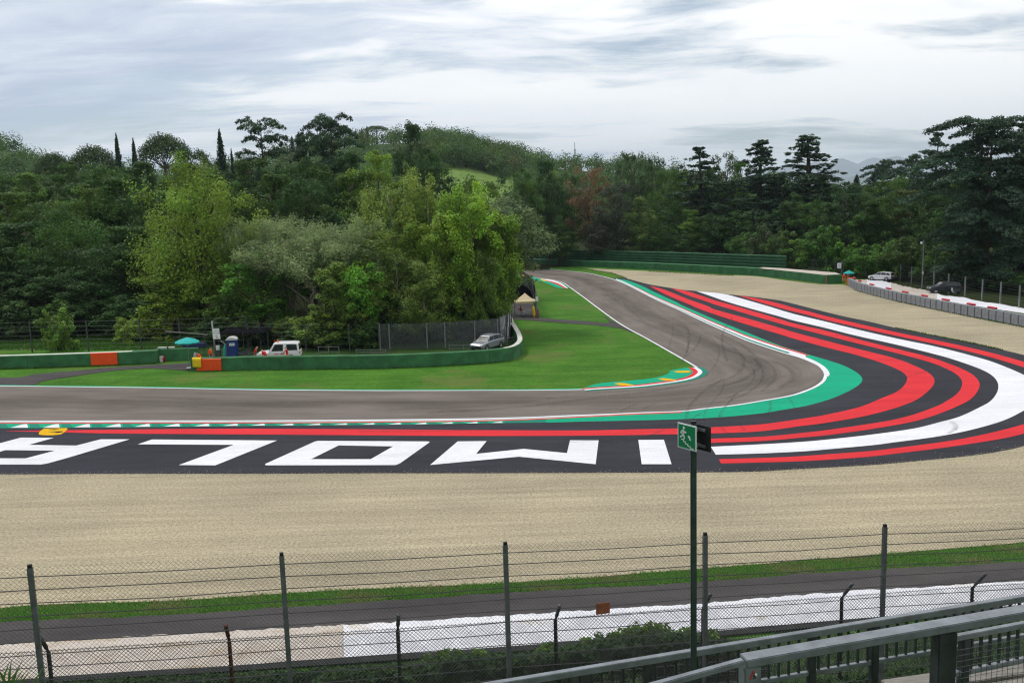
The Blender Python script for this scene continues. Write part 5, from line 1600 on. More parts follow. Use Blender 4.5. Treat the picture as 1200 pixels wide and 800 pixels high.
# stand planks below the near rail
for k, (x0, y0, x1, y1, D0, lab) in enumerate(((1040, 806, 1290, 770, 8.6, 'upper pale plank of the stand steps under the near handrail'), (1100, 822, 1290, 790, 7.9, 'lower pale plank of the stand steps, nearest the bottom right corner'))):
    a, b = P(x0, y0, D0), P(x1, y1, D0 + .35)
    o = MB().bar(a, b, .26, .05).build('plank', M['wood'], bevel=.008); tag(o, lab, 'plank', 'planks of the stand steps')


# ================================================================== creepers and bank bushes
def hedge(name, label, fn, n_, col, size, cat='hedge', seed=5, nleaf=48):
    L = Leaves(seed); rr = random.Random(seed); mb = MB()
    for i in range(n_):
        x, y, z, r_ = fn(rr, i / n_)
        L.clump((x, y, z), (r_, r_, r_ * .75), nleaf, size, upb=.6, out=.7, tintv=.22, shell=.5)
    o = L.build(name, M['leaf'], aspect=.75); o.color = (*col, 1)
    return tag(o, label, cat)


HT = [(360, 796), (390, 782), (430, 777), (480, 774), (520, 766), (560, 763), (600, 763), (650, 757), (690, 750), (720, 742), (760, 734), (790, 738), (820, 741), (850, 746), (880, 754), (930, 752), (1000, 740), (1080, 728), (1200, 715)]


def f_hedge(rr, f):
    px = 372 + 520 * rr.random(); D = rr.uniform(16.2, 19.5); top = interp(px, HT) + 6
    y = top + abs(rr.gauss(0, 1)) * 18
    p = P(px, y, D); r_ = rr.uniform(.12, .25)
    return p.x, p.y, max(p.z - r_ * .3, terrain(p.x, p.y) - .05), r_


hedge('ivy_hedge', 'dark ivy hedge on the bank behind the foreground fences', f_hedge, 2300, (.034, .080, .016), .105, seed=5)


def f_spray(rr, f):
    px = rr.choice((500, 527, 560, 640, 690, 716, 738, 758, 775, 802, 835, 520, 735, 748, 765)) + rr.gauss(0, 5); p = P(px, interp(px, HT) + rr.uniform(-4, 12), 17.0 + rr.uniform(-.3, .3))
    return p.x, p.y, p.z, rr.uniform(.05, .12)


hedge('creeper_sprays', 'light green creeper shoots standing up along the top of the ivy hedge', f_spray, 260, (.11, .20, .03), .085, 'creeper', 6, nleaf=12)


def f_left(rr, f):
    px = -60 + 480 * rr.random(); p = P(px, interp(px, [(-40, 806), (60, 801), (150, 796), (200, 792), (300, 789), (420, 782)]) + abs(rr.gauss(0, 8)), rr.uniform(20, 25))
    return p.x, p.y, max(p.z - .1, terrain(p.x, p.y)), rr.uniform(.12, .28)


hedge('ivy_hedge', 'low ivy growth under the concrete apron at the lower left', f_left, 1100, (.028, .064, .014), .10, seed=8)


def f_right(rr, f):
    px = 880 + 420 * rr.random(); p = P(px, interp(px, [(880, 765), (950, 752), (1040, 752), (1200, 735), (1300, 722)]) + abs(rr.gauss(0, 22)), rr.uniform(11.5, 15.5))
    return p.x, p.y, min(max(p.z, terrain(p.x, p.y)), terrain(p.x, p.y) + .9), rr.uniform(.14, .28)


hedge('ground_ivy', 'dark ivy and weeds on the bank beneath the right-hand handrails', f_right, 420, (.032, .080, .016), .10, 'ivy', 9)
# reedy plant in the lower left corner
L = MB(); rr = random.Random(3)
ct = P(2, 800, 10.6)
for i in range(46):
    a = rr.uniform(0, 6.28); ln = rr.uniform(.25, .62); b0 = Vector((ct.x + rr.gauss(0, .14), ct.y + rr.gauss(0, .14), ct.z - .28)); d = Vector((math.cos(a), math.sin(a), 0))
    e = b0 + d * ln * .6 + Vector((0, 0, ln * rr.uniform(.5, 1.0))); mid = b0.lerp(e, .5) + Vector((0, 0, ln * .12)); s = Vector((-d.y, d.x, 0)) * .016
    L.add([b0 - s * .5, b0 + s * .5, mid + s, mid - s], [(0, 1, 2, 3)]); L.add([mid - s, mid + s, e], [(0, 1, 2)])
o = L.build('reed_plant', M['leaf'], fix=False); tint(o.data, np.tile(NR.uniform(.7, 1.3, (len(o.data.vertices), 1)), (1, 3))); o.color = (.055, .13, .02, 1)
tag(o, 'spiky green plant with long narrow leaves in the lower left corner', 'plant')

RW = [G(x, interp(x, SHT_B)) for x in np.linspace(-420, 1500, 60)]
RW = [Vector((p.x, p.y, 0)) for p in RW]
kb = MB(); back = offset(RW, -.5)
kb.strip(at_z(RW, .085), at_z(offset(RW, -.22), .085)); kb.strip(at_z(offset(RW, -.22), .085), at_z(offset(RW, -.24), -.3))
structure(MB().strip(at_z(offset(RW, .05), .10), at_z(offset(RW, -.24), .06)), 'shadow_gap_strip', mat('painted shadow gap', (.022, .024, .022), .9, .3, 3, world=True), fix=False)  # dark strip that paints the shadow gap below the sheeting edge
# ================================================================== vehicles
def vehicle(label, cat, loc, rz, kind, paint_, group=None):
    """x is forward; the body is one lofted shell, the rest are parts"""
    t = thing('parked_car', label, cat, loc, rz, group)
    if kind == 'hatch':
        L, W, Hh, wb, wr_ = 4.25, 1.78, 1.47, 2.62, .32
        sill = .22
        # x, half width, z of bottom, shoulder and bonnet line
        st = [(-2.10, .74, .42, .80, .86), (-2.02, .84, .28, .86, .95), (-1.5, .88, .22, .90, .97), (0, .89, .2, .88, .95), (.95, .885, .2, .84, .93), (1.5, .86, .22, .78, .86), (1.95, .80, .28, .68, .75), (2.12, .66, .38, .58, .64)]
        cab = [(-2.02, .70, .93, .96), (-1.78, .66, .93, 1.33), (-1.3, .63, .93, 1.45), (-.2, .62, .93, 1.47), (.35, .60, .93, 1.40), (1.12, .64, .90, .94)]
        side = [[(-1.88, .98), (-1.55, 1.34), (-1.15, 1.38), (-1.12, .98)], [(-1.05, .98), (-1.05, 1.385), (-.28, 1.40), (-.22, .98)], [(-.14, .98), (-.2, 1.40), (.28, 1.36), (.92, .97)]]
        rear, front = [(-2.0, 1.0), (-1.80, 1.32)], [(1.08, .95), (.40, 1.38)]
    elif kind == 'offroad':
        L, W, Hh, wb, wr_ = 4.9, 1.78, 2.05, 2.85, .38
        st = [(-2.35, .80, .5, 1.0, 1.12), (-2.28, .86, .42, 1.04, 1.16), (-1, .88, .40, 1.06, 1.18), (.85, .88, .40, 1.06, 1.18), (1.0, .84, .42, 1.04, 1.16), (1.9, .80, .46, 1.02, 1.12), (2.2, .78, .5, .92, 1.05), (2.3, .72, .55, .85, .95)]
        cab = [(-2.30, .78, 1.14, 1.18), (-2.22, .74, 1.14, 1.92), (-1.9, .73, 1.14, 2.02), (.0, .72, 1.14, 2.05), (.42, .70, 1.14, 2.0), (.98, .74, 1.12, 1.17)]
        side = [[(-2.1, 1.26), (-2.04, 1.82), (-.95, 1.86), (-.95, 1.26)], [(-.55, 1.22), (-.58, 1.86), (.28, 1.88), (.70, 1.22)]]
        rear, front = [(-2.28, 1.26), (-2.2, 1.84)], [(.94, 1.2), (.47, 1.94)]
    else:
        L, W, Hh, wb, wr_ = 4.6, 1.84, 1.68, 2.7, .36
        st = [(-2.25, .78, .5, .95, 1.02), (-2.15, .87, .34, .98, 1.08), (-1, .91, .3, 1.0, 1.1), (.9, .91, .3, .98, 1.08), (1.5, .89, .32, .94, 1.02), (2.05, .82, .38, .82, .92), (2.25, .7, .45, .7, .78)]
        cab = [(-2.16, .72, 1.05, 1.1), (-1.95, .68, 1.05, 1.52), (-1.5, .66, 1.05, 1.64), (-.1, .65, 1.05, 1.67), (.4, .63, 1.05, 1.6), (1.15, .68, 1.02, 1.06)]
        side = [[(-1.95, 1.1), (-1.72, 1.5), (-1.15, 1.57), (-1.12, 1.1)], [(-1.04, 1.1), (-1.04, 1.58), (-.2, 1.6), (-.15, 1.1)], [(-.06, 1.1), (-.12, 1.6), (.3, 1.55), (.95, 1.09)]]
        rear, front = [(-2.12, 1.12), (-1.93, 1.5)], [(1.1, 1.08), (.44, 1.57)]
    b = MB()
    b.loft([[Vector((x, -w * .9, z0)), Vector((x, -w, z0 + .14)), Vector((x, -w * 1.0, z1)), Vector((x, -w * .86, z2)), Vector((x, w * .86, z2)), Vector((x, w, z1)), Vector((x, w, z0 + .14)), Vector((x, w * .9, z0))] for x, w, z0, z1, z2 in st])
    b.loft([[Vector((x, -(w + .12 if z1 - z0 > .1 else w + .1), z0)), Vector((x, -w, z0 + (z1 - z0) * .9)), Vector((x, -w * .85, z1)), Vector((x, w * .85, z1)), Vector((x, w, z0 + (z1 - z0) * .9)), Vector((x, (w + .12 if z1 - z0 > .1 else w + .1), z0))] for x, w, z0, z1 in cab])
    b.build('body', M[paint_], t)
    def cabw(x, z):
        xs = [(c[0], c[1]) for c in cab]; w = interp(x, xs); z0 = cab[2][2]; zt = interp(x, [(c[0], c[3]) for c in cab])
        return w + .12 - .12 * min(1, max(0, (z - z0) / max(.2, (zt - z0) * .9))) + .012
    for s in (-1, 1):
        for win in side:
            q = MB(); pts = [Vector((x, s * cabw(x, z), z)) for x, z in win]
            q.prism(pts, (0, -.012, 0), (0, .012, 0)); q.build('side_window', M['glass'], t)
    for nm, seg in (('rear_window', rear), ('windscreen', front)):
        (x0, z0), (x1, z1) = seg; dx = .03 if nm == 'windscreen' else -.03; w0, w1 = cab[2][1] * 1.02, cab[2][1] * .86
        MB().add([(x0 + dx, -w0, z0), (x0 + dx, w0, z0), (x1 + dx, w1, z1), (x1 + dx, -w1, z1)], [(0, 1, 2, 3)]).build(nm, M['glass'], t)
    for s in (-1, 1):
        for fx in (wb / 2 + .03, -wb / 2 + .03):
            wo = thing('wheel', None, None, (fx, s * (W / 2 - .10), wr_)); wo.parent = t
            tq = MB(); prof = [(wr_ * .62, -.10), (wr_ * .95, -.10), (wr_, -.07), (wr_, .07), (wr_ * .95, .10), (wr_ * .62, .10)]
            vs, fs = [], []
            tq.lathe(prof, 18); tq.v = [(v[0], v[2], v[1]) for v in tq.v]; tq.build('tyre', M['tyre'], wo, smooth=False)
            rq = MB(); rq.lathe([(.001, .055), (wr_ * .25, .06), (wr_ * .5, .05), (wr_ * .64, .085), (wr_ * .64, -.085), (.001, -.085)], 18); rq.v = [(v[0], s * v[2], v[1]) for v in rq.v]; rq.build('rim', M['rim'], wo)
            MB().lathe([(wr_ * 1.12, -.03), (wr_ * 1.12, .03)], 18) 
            aq = MB(); aq.lathe([(wr_ * 1.03, .0), (wr_ * 1.16, .0)], 18); aq.v = [(v[0], s * (.105 + .02), v[1]) for v in aq.v]; aq.build('wheel_arch', M['black'], wo, fix=False)
        x, w, z0, z1, z2 = st[-2]
        MB().box((x + .06, s * w * .74, z1 - .02), (.16, .34, .15), 0).build('headlight', M['lamp_clear'], t, bevel=.02)
        x, w, z0, z1, z2 = st[1]
        MB().box((x - .03, s * w * .84, z1 - .04), (.12, .22, .2)).build('tail_light', M['lamp_red'], t, bevel=.02)
        MB().box((cab[-1][0] - .25, s * (W / 2 + .07), cab[2][2] + .07), (.12, .18, .13)).build('wing_mirror', M[paint_], t, bevel=.02)
        MB().box((side[-1][0][0] + .1, s * (W / 2 + .005), st[3][3] - .06), (.18, .03, .03)).build('door_handle', M['black'], t)
    x = st[-1][0]
    MB().box((x - .02, 0, st[-1][2] + .02), (.10, 1.3, .14)).build('front_bumper', M['black'], t, bevel=.02)
    MB().box((x - .03, 0, st[-1][3] - .02), (.08, .9, .12)).build('grille', M['black'], t)
    MB().box((st[0][0] + .02, 0, st[0][2] + .05), (.10, 1.35, .16)).build('rear_bumper', M['black'], t, bevel=.02)
    return t


def G3(px, py):
    g = G(px, py); return (g.x, g.y, max(0, terrain(g.x, g.y) + .03) if terrain(g.x, g.y) > 0 else .004)


vehicle('silver hatchback parked nose-left behind the bend of the green barrier', 'car', G3(571, 408.6), math.atan2(-.85, -.53), 'hatch', 'silver')
jeep = vehicle('white off-road vehicle with orange roof beacon behind the green barrier', 'off-road car', (G(328, 423.5).x, G(328, 423.5).y, 0), R(180 + 4), 'offroad', 'white_paint')
jeep.scale = (.90, .94, .96)
MB().lathe([(.001, .26), (.07, .24), (.10, .06), (.11, 0)], 10, (.05, .15, 2.04)).build('beacon', M['beacon'], jeep)
MB().lathe([(.001, .18), (.05, .16), (.07, 0)], 8, (.45, -.35, 2.0)).build('beacon', M['lamp_red'], jeep)
for sx in (.16, -.45):
    q = MB()
    q.box((sx, .89, .92), (.5, .012, .07)); q.build('red_stripe', M['lamp_red'], jeep)
vehicle('white car parked on the pale ground behind the right-hand fence', 'car', G3(1033, 328.4), R(132), 'hatch', 'white_paint')
vehicle('dark car standing in the shade under the huge cedar behind the fence', 'car', G3(1106, 343.0), R(172), 'suv', 'dark_paint')
# dark scooter beside it
sc = thing('scooter', 'dark scooter with pale front shield beside the dark car', 'scooter', G3(1119, 345.5), R(200))
q = MB(); q.loft([[Vector((x, -w, z0)), Vector((x, w, z0)), Vector((x, w * .7, z1)), Vector((x, -w * .7, z1))] for x, w, z0, z1 in ((-.85, .1, .62, .72), (-.5, .2, .5, .82), (.0, .2, .35, .78), (.1, .2, .28, .42), (.45, .2, .28, .40))]); q.build('body', M['dark_paint'], sc)
q = MB(); q.bar((.45, 0, .35), (.6, 0, 1.05), .3, .06); q.build('front_shield', M['pale_plastic'], sc)
MB().tube([(.56, -.33, 1.1), (.6, 0, 1.05), (.56, .33, 1.1)], .025, 6).build('handlebar', M['black'], sc)
for fx in (-.62, .72):
    q = MB(); q.lathe([(.12, -.05), (.25, -.05), (.27, 0), (.25, .05), (.12, .05)], 14); q.v = [(v[0] + fx, v[2], v[1] + .27) for v in q.v]; q.build('wheel', M['tyre'], sc)
MB().box((-.35, 0, .84), (.6, .28, .08)).build('seat', M['black'], sc, bevel=.03)


# ================================================================== people
def person(label, loc, rz, pose, top_m, leg_m, cap=None, hair='hair', group=None):
    """one continuous skinned body; x is forward. pose gives the joints"""
    J = dict(pose)
    order = []; V = []; E = []; Rr = []; tagv = []
    def v(p, r_, tg):
        V.append(Vector(p)); Rr.append(r_); tagv.append(tg); return len(V) - 1
    def e(a, b): E.append((a, b))
    pel = v(J['pel'], .135, 'leg'); ch = v(J['chest'], .155, 'top'); md = v(Vector(J['pel']).lerp(Vector(J['chest']), .5), .13, 'top'); nk = v(J['neck'], .055, 'skin')
    e(pel, md); e(md, ch); e(ch, nk)
    hd = Vector(J['head']); hb = v(Vector(J['neck']).lerp(hd, .45), .062, 'skin'); hc = v(hd, .098, 'skin'); ht = v(hd + (hd - Vector(J['neck'])).normalized() * .085, .075, 'hair')
    fd = Vector(J.get('face', (1, 0, 0))).normalized()
    ns = v(hd + fd * .105 - Vector((0, 0, .012)), .016, 'skin')
    chin = v(hd + fd * .055 - Vector((0, 0, .09)), .042, 'skin')
    e(nk, hb); e(hb, hc); e(hc, ht); e(hc, ns); e(hb, chin)
    for s, k in ((1, 'l'), (-1, 'r')):
        sh = v(J['sh_' + k], .07, 'top'); el = v(J['el_' + k], .05, 'top'); wr = v(J['wr_' + k], .032, 'skin')
        d = (Vector(J['wr_' + k]) - Vector(J['el_' + k])).normalized(); pm = v(Vector(J['wr_' + k]) + d * .075, .034, 'skin')
        e(ch, sh); e(sh, el); e(el, wr); e(wr, pm)
        sd = d.cross(Vector((0, 0, 1))); sd = sd.normalized() if sd.length > .1 else Vector((0, 1, 0)); dn = d.cross(sd).normalized()
        for i, ln in enumerate((.070, .080, .075, .058)):
            b0 = Vector(V[pm]) + d * .02 + sd * (.024 * (1.5 - i))
            f1_ = v(b0 + d * .012, .0085, 'skin'); f2_ = v(b0 + d * ln * .55 + dn * .010, .008, 'skin'); f3_ = v(b0 + d * ln * .9 + dn * .030, .007, 'skin'); e(pm, f1_); e(f1_, f2_); e(f2_, f3_)
        t1_ = v(Vector(V[pm]) - d * .02 + sd * .05, .0095, 'skin'); t2_ = v(Vector(V[pm]) + d * .03 + sd * .062, .008, 'skin'); e(pm, t1_); e(t1_, t2_)
        hp = v(J['hip_' + k], .095, 'leg'); kn = v(J['kn_' + k], .066, 'leg'); an = v(J['an_' + k], .045, 'leg'); to = v(Vector(J['an_' + k]) + Vector(J.get('toe_' + k, (.19, 0, -.045))), .040, 'shoe')
        e(pel, hp); e(hp, kn); e(kn, an); e(an, to)
    me = bpy.data.meshes.new('person'); me.from_pydata(V, E, []); o = bpy.data.objects.new('person', me); C.objects.link(o)
    sm = o.modifiers.new('skin', 'SKIN'); sm.use_smooth_shade = True
    sk = me.skin_vertices[0].data if me.skin_vertices else None
    for i, r_ in enumerate(Rr):
        sk[i].radius = (r_, r_); sk[i].use_root = (i == pel)
    ss = o.modifiers.new('sub', 'SUBSURF'); ss.levels = 1; ss.render_levels = 1
    bpy.context.view_layer.update()
    dg = bpy.context.evaluated_depsgraph_get(); nm = bpy.data.meshes.new_from_object(o.evaluated_get(dg))
    o.modifiers.clear(); o.data = nm; bpy.data.meshes.remove(me)
    nm.materials.clear()
    mats = {'top': M[top_m], 'leg': M[leg_m], 'skin': M['skin'], 'hair': M[cap or hair], 'shoe': M['black']}
    keys = list(mats)
    for k in keys: nm.materials.append(mats[k])
    VV = np.array([list(x) for x in V])
    for p in nm.polygons:
        c = np.array(p.center); best = None
        dd = ((VV - c) ** 2).sum(1); i = int(dd.argmin()); p.material_index = keys.index(tagv[i]); p.use_smooth = True
    o.location = loc; o.rotation_euler = (0, 0, rz); o.name = 'person'
    return tag(o, label, 'person', group)


def P_stand(lean=0.0, arm_l=None, arm_r=None, stride=.0):
    c, s = math.cos(lean), math.sin(lean)
    q = lambda x, y, z: (x * c + (z - .95) * s, y, .95 + (z - .95) * c - x * s)
    d = dict(pel=(0, 0, .95), chest=q(0, 0, 1.32), neck=q(.0, 0, 1.50), head=q(.03, 0, 1.64), face=(c, 0, -s),
             sh_l=q(0, .19, 1.42), sh_r=q(0, -.19, 1.42), hip_l=(0, .1, .90), hip_r=(0, -.1, .90), kn_l=(.03 + stride, .12, .49), kn_r=(.03 - stride, -.12, .49), an_l=(stride * 1.3, .13, .085), an_r=(-stride * 1.3, -.13, .085))
    d['el_l'] = q(*(arm_l[0] if arm_l else (-.02, .25, 1.15))); d['wr_l'] = q(*(arm_l[1] if arm_l else (.06, .25, .92)))
    d['el_r'] = q(*(arm_r[0] if arm_r else (-.02, -.25, 1.15))); d['wr_r'] = q(*(arm_r[1] if arm_r else (.06, -.25, .92)))
    return d


def P_sit(h=.45):
    return dict(pel=(0, 0, h + .1), chest=(.04, 0, h + .46), neck=(.06, 0, h + .63), head=(.10, 0, h + .77), face=(1, 0, -.15), sh_l=(.04, .19, h + .55), sh_r=(.04, -.19, h + .55), el_l=(.14, .25, h + .31), el_r=(.14, -.25, h + .31),
                wr_l=(.36, .18, h + .27), wr_r=(.36, -.18, h + .27), hip_l=(.04, .1, h + .08), hip_r=(.04, -.1, h + .08), kn_l=(.46, .13, h + .05), kn_r=(.46, -.13, h + .05), an_l=(.44, .13, .085), an_r=(.44, -.13, .085))


GM2 = 'marshals at the left marshal post'
def PW(px, py): g = G(px, py); return (g.x, g.y, 0.003)
person('marshal in orange overalls bending over the green barrier beside the yellow flag', PW(237, 431.0), R(172), P_stand(.72, ((.1, .25, 1.12), (.32, .2, 1.06)), ((.1, -.25, 1.12), (.34, -.18, 1.02))), 'orange_cloth', 'orange_cloth', cap='white_cloth', group=GM2)
person('marshal in orange overalls standing upright beside the leaning signal post', PW(247.6, 426.6), R(-20), P_stand(.06), 'orange_cloth', 'navy', group=GM2)
person('person in red jacket reaching towards the white off-road vehicle', (G(337.5, 426.8).x, G(337.5, 426.8).y, .003), R(188), P_stand(.10, ((.22, .22, 1.28), (.46, .16, 1.16)), ((.2, -.22, 1.26), (.44, -.16, 1.12))), 'red_cloth', 'orange_cloth')
person('person in red overalls crouching over by the front wing of the off-road vehicle', (G(312.5, 428.0).x, G(312.5, 428.0).y, .003), R(150), P_stand(.72, ((.1, .25, 1.1), (.3, .2, 1.0)), ((.1, -.25, 1.1), (.3, -.2, 1.0))), 'red_cloth', 'red_cloth', cap='red_cloth')
person('person in a red cap at the nose of the off-road vehicle', (G(299, 425.5).x, G(299, 425.5).y, .003), R(10), P_stand(.38), 'red_cloth', 'navy', cap='lamp_red')
ts = PW(609.8, 369.6)
person('person in red sitting under the cream tent', ts, R(-20), P_sit(), 'red_cloth', 'white_cloth')
person('marshal in orange standing beneath the right-hand teal parasol', PW(988.6, 332.2), R(-100), P_stand(.05), 'orange_cloth', 'red_cloth')
person('second marshal in red behind the right-hand parasol pole', PW(993.6, 328.4), R(-80), P_stand(.12), 'red_cloth', 'red_cloth')

# ================================================================== marshal post things
def parasol(label, px, py, Rr, h, tilt=0.0, group='teal parasols of the marshal posts'):
    g = G(px, py); t = thing('parasol', label, 'parasol', (g.x, g.y, .004), 0, group)
    MB().lathe([(.001, .06), (.26, .05), (.28, 0)], 14).build('base', M['pale_plastic'], t)
    MB().tube([(0, 0, 0), (.02, 0, h - .05)], .035, 8).build('pole', M['galv'], t)
    c = MB(); n = 8; rings = []
    for f, dz in ((.02, .0), (.35, -.10), (.7, -.24), (1.0, -.42)):
        rings.append([Vector((Rr * f * math.cos(2 * math.pi * k / 16) * (1 if k % 2 == 0 else .965), Rr * f * math.sin(2 * math.pi * k / 16) * (1 if k % 2 == 0 else .965), h + dz - (0 if k % 2 == 0 else .05 * f))) for k in range(16)])
    rings.append([v + Vector((0, 0, -.10)) for v in rings[-1]])
    c.loft(rings, cap=False); c.loft([rings[0]], cap=False) if False else None
    o = c.build('canopy', M['teal'], t)
    MB().tube([(0.02, 0, h - .06), (.02, 0, h + .10)], .02, 6).build('finial', M['galv'], t)
    for k in range(8):
        a = 2 * math.pi * k / 8; MB().tube([(0, 0, h - .06), (Rr * .97 * math.cos(a), Rr * .97 * math.sin(a), h - .45)], .012, 4).build('rib', M['galv_dark'], t)
    return t


parasol('teal parasol on a pole beside the orange-panelled end of the middle barrier', 221.8, 431, 1.18, 2.98)
parasol('teal parasol at the end of the grey block barrier on the right', 994.5, 330.4, .92, 1.95)
# yellow flag over the barrier
a, b = G(226.6, 434.4), G(237, 434.6)
fl = MB(); rows2 = []
for j in range(8):
    rr_ = []
    for i in range(12):
        f = i / 11; p = a.lerp(b, f + .05 * (j / 7) * (.5 - f)); fold = .035 * math.sin(f * 13 + j * .3)
        out = -.13 + fold * (j / 7) if j > 1 else (-.02 if j == 1 else .25)
        z = (1.25, 1.25, 1.12, .98, .82, .66, .5, .36)[j] - .05 * f * (j > 2)
        rr_.append(Vector((p.x, p.y + out, z)))
    rows2.append(rr_)
n12 = 12
fl.add([v for r_ in rows2 for v in r_], [(j * n12 + i, j * n12 + i + 1, (j + 1) * n12 + i + 1, (j + 1) * n12 + i) for j in range(7) for i in range(11)])
o = fl.build('flag', M['yellow'], fix=False, smooth=True); sm_ = o.modifiers.new('t', 'SOLIDIFY'); sm_.thickness = .012
tag(o, 'yellow flag cloth hanging over the left end of the middle barrier', 'flag')
# signal post with two boards
b0 = G(253.2, 421.5); top = P(248.2, 376, b0.y)
tp_ = thing('signal_post', 'leaning grey post carrying two white number boards at the left marshal post', 'signal post', (b0.x, b0.y, 0))
q = MB(); q.tube([(b0.x, b0.y, -.1), (top.x, top.y, top.z)], .09, 8); under(q.build('post', M['galv'], smooth=True), tp_)
for (x0, x1, y0, y1), nm in (((249.2, 257.2, 385, 390), 'white_board'), ((249.2, 258.2, 390.8, 397), 'white_board')):
    p1, p2 = P(x0, y0, b0.y - .16), P(x1, y1, b0.y - .16); c = (p1 + p2) / 2
    under(MB().box(c, (abs(p2.x - p1.x), .03, abs(p1.z - p2.z))).build(nm, M['sign_white']), tp_)
p1, p2 = P(252.6, 392.3, b0.y - .18), P(255.2, 396.2, b0.y - .18)
q = MB(); zc = (p1.z + p2.z) / 2; xc = (p1.x + p2.x) / 2
for k in (-1, 0, 1): q.box((xc, b0.y - .181, zc + k * .12), (.2, .008, .035))
q.box((xc - .07, b0.y - .181, zc + .06), (.035, .0075, .12)); q.box((xc + .07, b0.y - .181, zc - .06), (.035, .0075, .12))
under(q.build('board_figure', M['lamp_red']), tp_)
p1, p2 = P(250.4, 386.3, b0.y - .18), P(256, 388.6, b0.y - .18)
q = MB()
for k in range(4): q.box((p1.x + (p2.x - p1.x) * (k + .5) / 4, b0.y - .181, (p1.z + p2.z) / 2), (.09, .008, .16 if k % 2 else .1))
under(q.build('board_figure', M['pale_plastic']), tp_)
# toilet cabin
g = G(273.6, 421.2)
tt = thing('toilet_cabin', 'blue portable toilet cabin with pale domed roof behind the barrier', 'toilet cabin', (g.x, g.y, 0), R(8))
MB().box((0, 0, 1.02), (1.02, 1.05, 2.04)).build('cabin', M['blue'], tt, bevel=.05)
q = MB(); q.loft([[Vector((x, .56 * math.cos(k * math.pi / 8) * s, 2.05 + .30 * math.sin(k * math.pi / 8) * s)) for k in range(9)] for x, s in ((-.56, .92), (-.5, 1), (.5, 1), (.56, .92))])
q.v = [(v[1], v[0], v[2]) for v in q.v]; q.build('roof', M['pale_plastic'], tt)
dr = MB().box((.02, -.535, .98), (.78, .04, 1.82)).build('door', M['blue'], tt, bevel=.015)
MB().box((.04, -.565, 1.62), (.55, .02, .28)).build('white_panel', M['pale_plastic'], dr)
MB().box((-.3, -.57, .98), (.05, .04, .16)).build('handle', M['black'], dr)
# small things behind the barrier
def small(px, py, label, cat, name, fn):
    g = G(px, py); t = thing(name, label, cat, (g.x, g.y, .004)); fn(t); return t
def f_bucket(t):
    MB().box((0, 0, .5), (.5, .4, 1.0)).build('stand', M['galv_dark'], t); MB().lathe([(.001, 1.02), (.17, 1.02), (.21, 1.45), (.19, 1.45), (.16, 1.06)], 14).build('bucket', M['white_cloth'], t)
small(256.3, 421.5, 'white bucket standing on a dark crate right of the signal post', 'bucket', 'bucket', f_bucket)
def f_bag(m):
    def f(t):
        q = MB(); q.loft([[Vector((.18 * s * math.cos(k * .785), .14 * s * math.sin(k * .785), z)) for k in range(8)] for z, s in ((0, .9), (.4, 1.1), (1.0, 1), (1.35, .7), (1.5, .25))]); q.build('cloth', M[m], t, smooth=True)
        MB().tube([(0, 0, 0), (0, 0, 1.52)], .025, 6).build('pole', M['galv_dark'], t)
    return f
small(264.6, 421.5, 'furled teal flag standing left of the blue toilet', 'flag', 'furled_flag', f_bag('teal'))
small(267.6, 421.6, 'furled rust-red flag standing against the blue toilet', 'flag', 'furled_flag', f_bag('rust'))
small(229.6, 430.5, 'furled pale flag pole at the barrier end beside the bending marshal', 'flag', 'furled_flag', f_bag('pale_plastic'))
def f_ext(t):
    MB().lathe([(.001, 0), (.10, .01), (.105, .45), (.08, .56), (.03, .60), (.03, .66), (.001, .66)], 12).build('cylinder', M['lamp_red'], t, smooth=True)
    MB().box((.02, 0, .69), (.16, .04, .06)).build('valve', M['black'], t); MB().tube([(.05, -.05, .66), (.14, -.08, .5), (.13, -.07, .2)], .016, 6).build('hose', M['black'], t)
small(192.4, 424.3, 'red fire extinguisher standing before the green gate', 'extinguisher', 'fire_extinguisher', f_ext)
def f_box(t):
    MB().box((0, 0, .3), (.35, .3, .6)).build('can', M['pale_plastic'], t, bevel=.03); MB().tube([(-.1, 0, .6), (-.1, 0, .68), (.1, 0, .68), (.1, 0, .6)], .02, 6).build('handle', M['black'], t)
small(189.8, 424.2, 'pale can left of the red fire extinguisher', 'can', 'can', f_box)
# blue tarpaulin on a trestle under the parasol
g = G(229, 416)
tq = thing('table', 'trestle table under a navy cover behind the left parasol', 'table', (g.x, g.y, 0))
MB().box((0, 0, 1.05), (2.3, .7, .5)).build('cover', M['navy'], tq, bevel=.06)
for sx in (-1, 1):
    for sy in (-.25, .25): MB().tube([(sx * 1.0, sy, 0), (sx * .95, sy, .85)], .03, 6).build('leg', M['galv_dark'], tq)
# dark canopy strip
g0, g1 = G(254, 414.5), G(308, 415)
tc = thing('shade_canopy', 'long dark net canopy on thin poles above the toilet cabin', 'canopy', (g0.x, g0.y + 1, 0))
z_ = P(280, 388, g0.y + 1).z; q = MB(); n_ = 14; vs = []
for j in range(5):
    for i in range(n_):
        f = i / (n_ - 1); x = (g1.x - g0.x) * f; y = j * .7; vs.append((x, y, z_ + .05 * math.sin(f * 9) - .10 * math.sin(math.pi * j / 4) - .3 * (j == 0)))
q.add(vs, [(j * n_ + i, j * n_ + i + 1, (j + 1) * n_ + i + 1, (j + 1) * n_ + i) for j in range(4) for i in range(n_ - 1)])
o = q.build('net', M['dark_net'], tc, smooth=True, fix=False); o.modifiers.new('t', 'SOLIDIFY').thickness = .02
for f in (0, .5, 1):
    for y in (0, 2.8): MB().tube([((g1.x - g0.x) * f, y, 0), ((g1.x - g0.x) * f, y, z_ - .05)], .035, 6).build('pole', M['galv_dark'], tc)
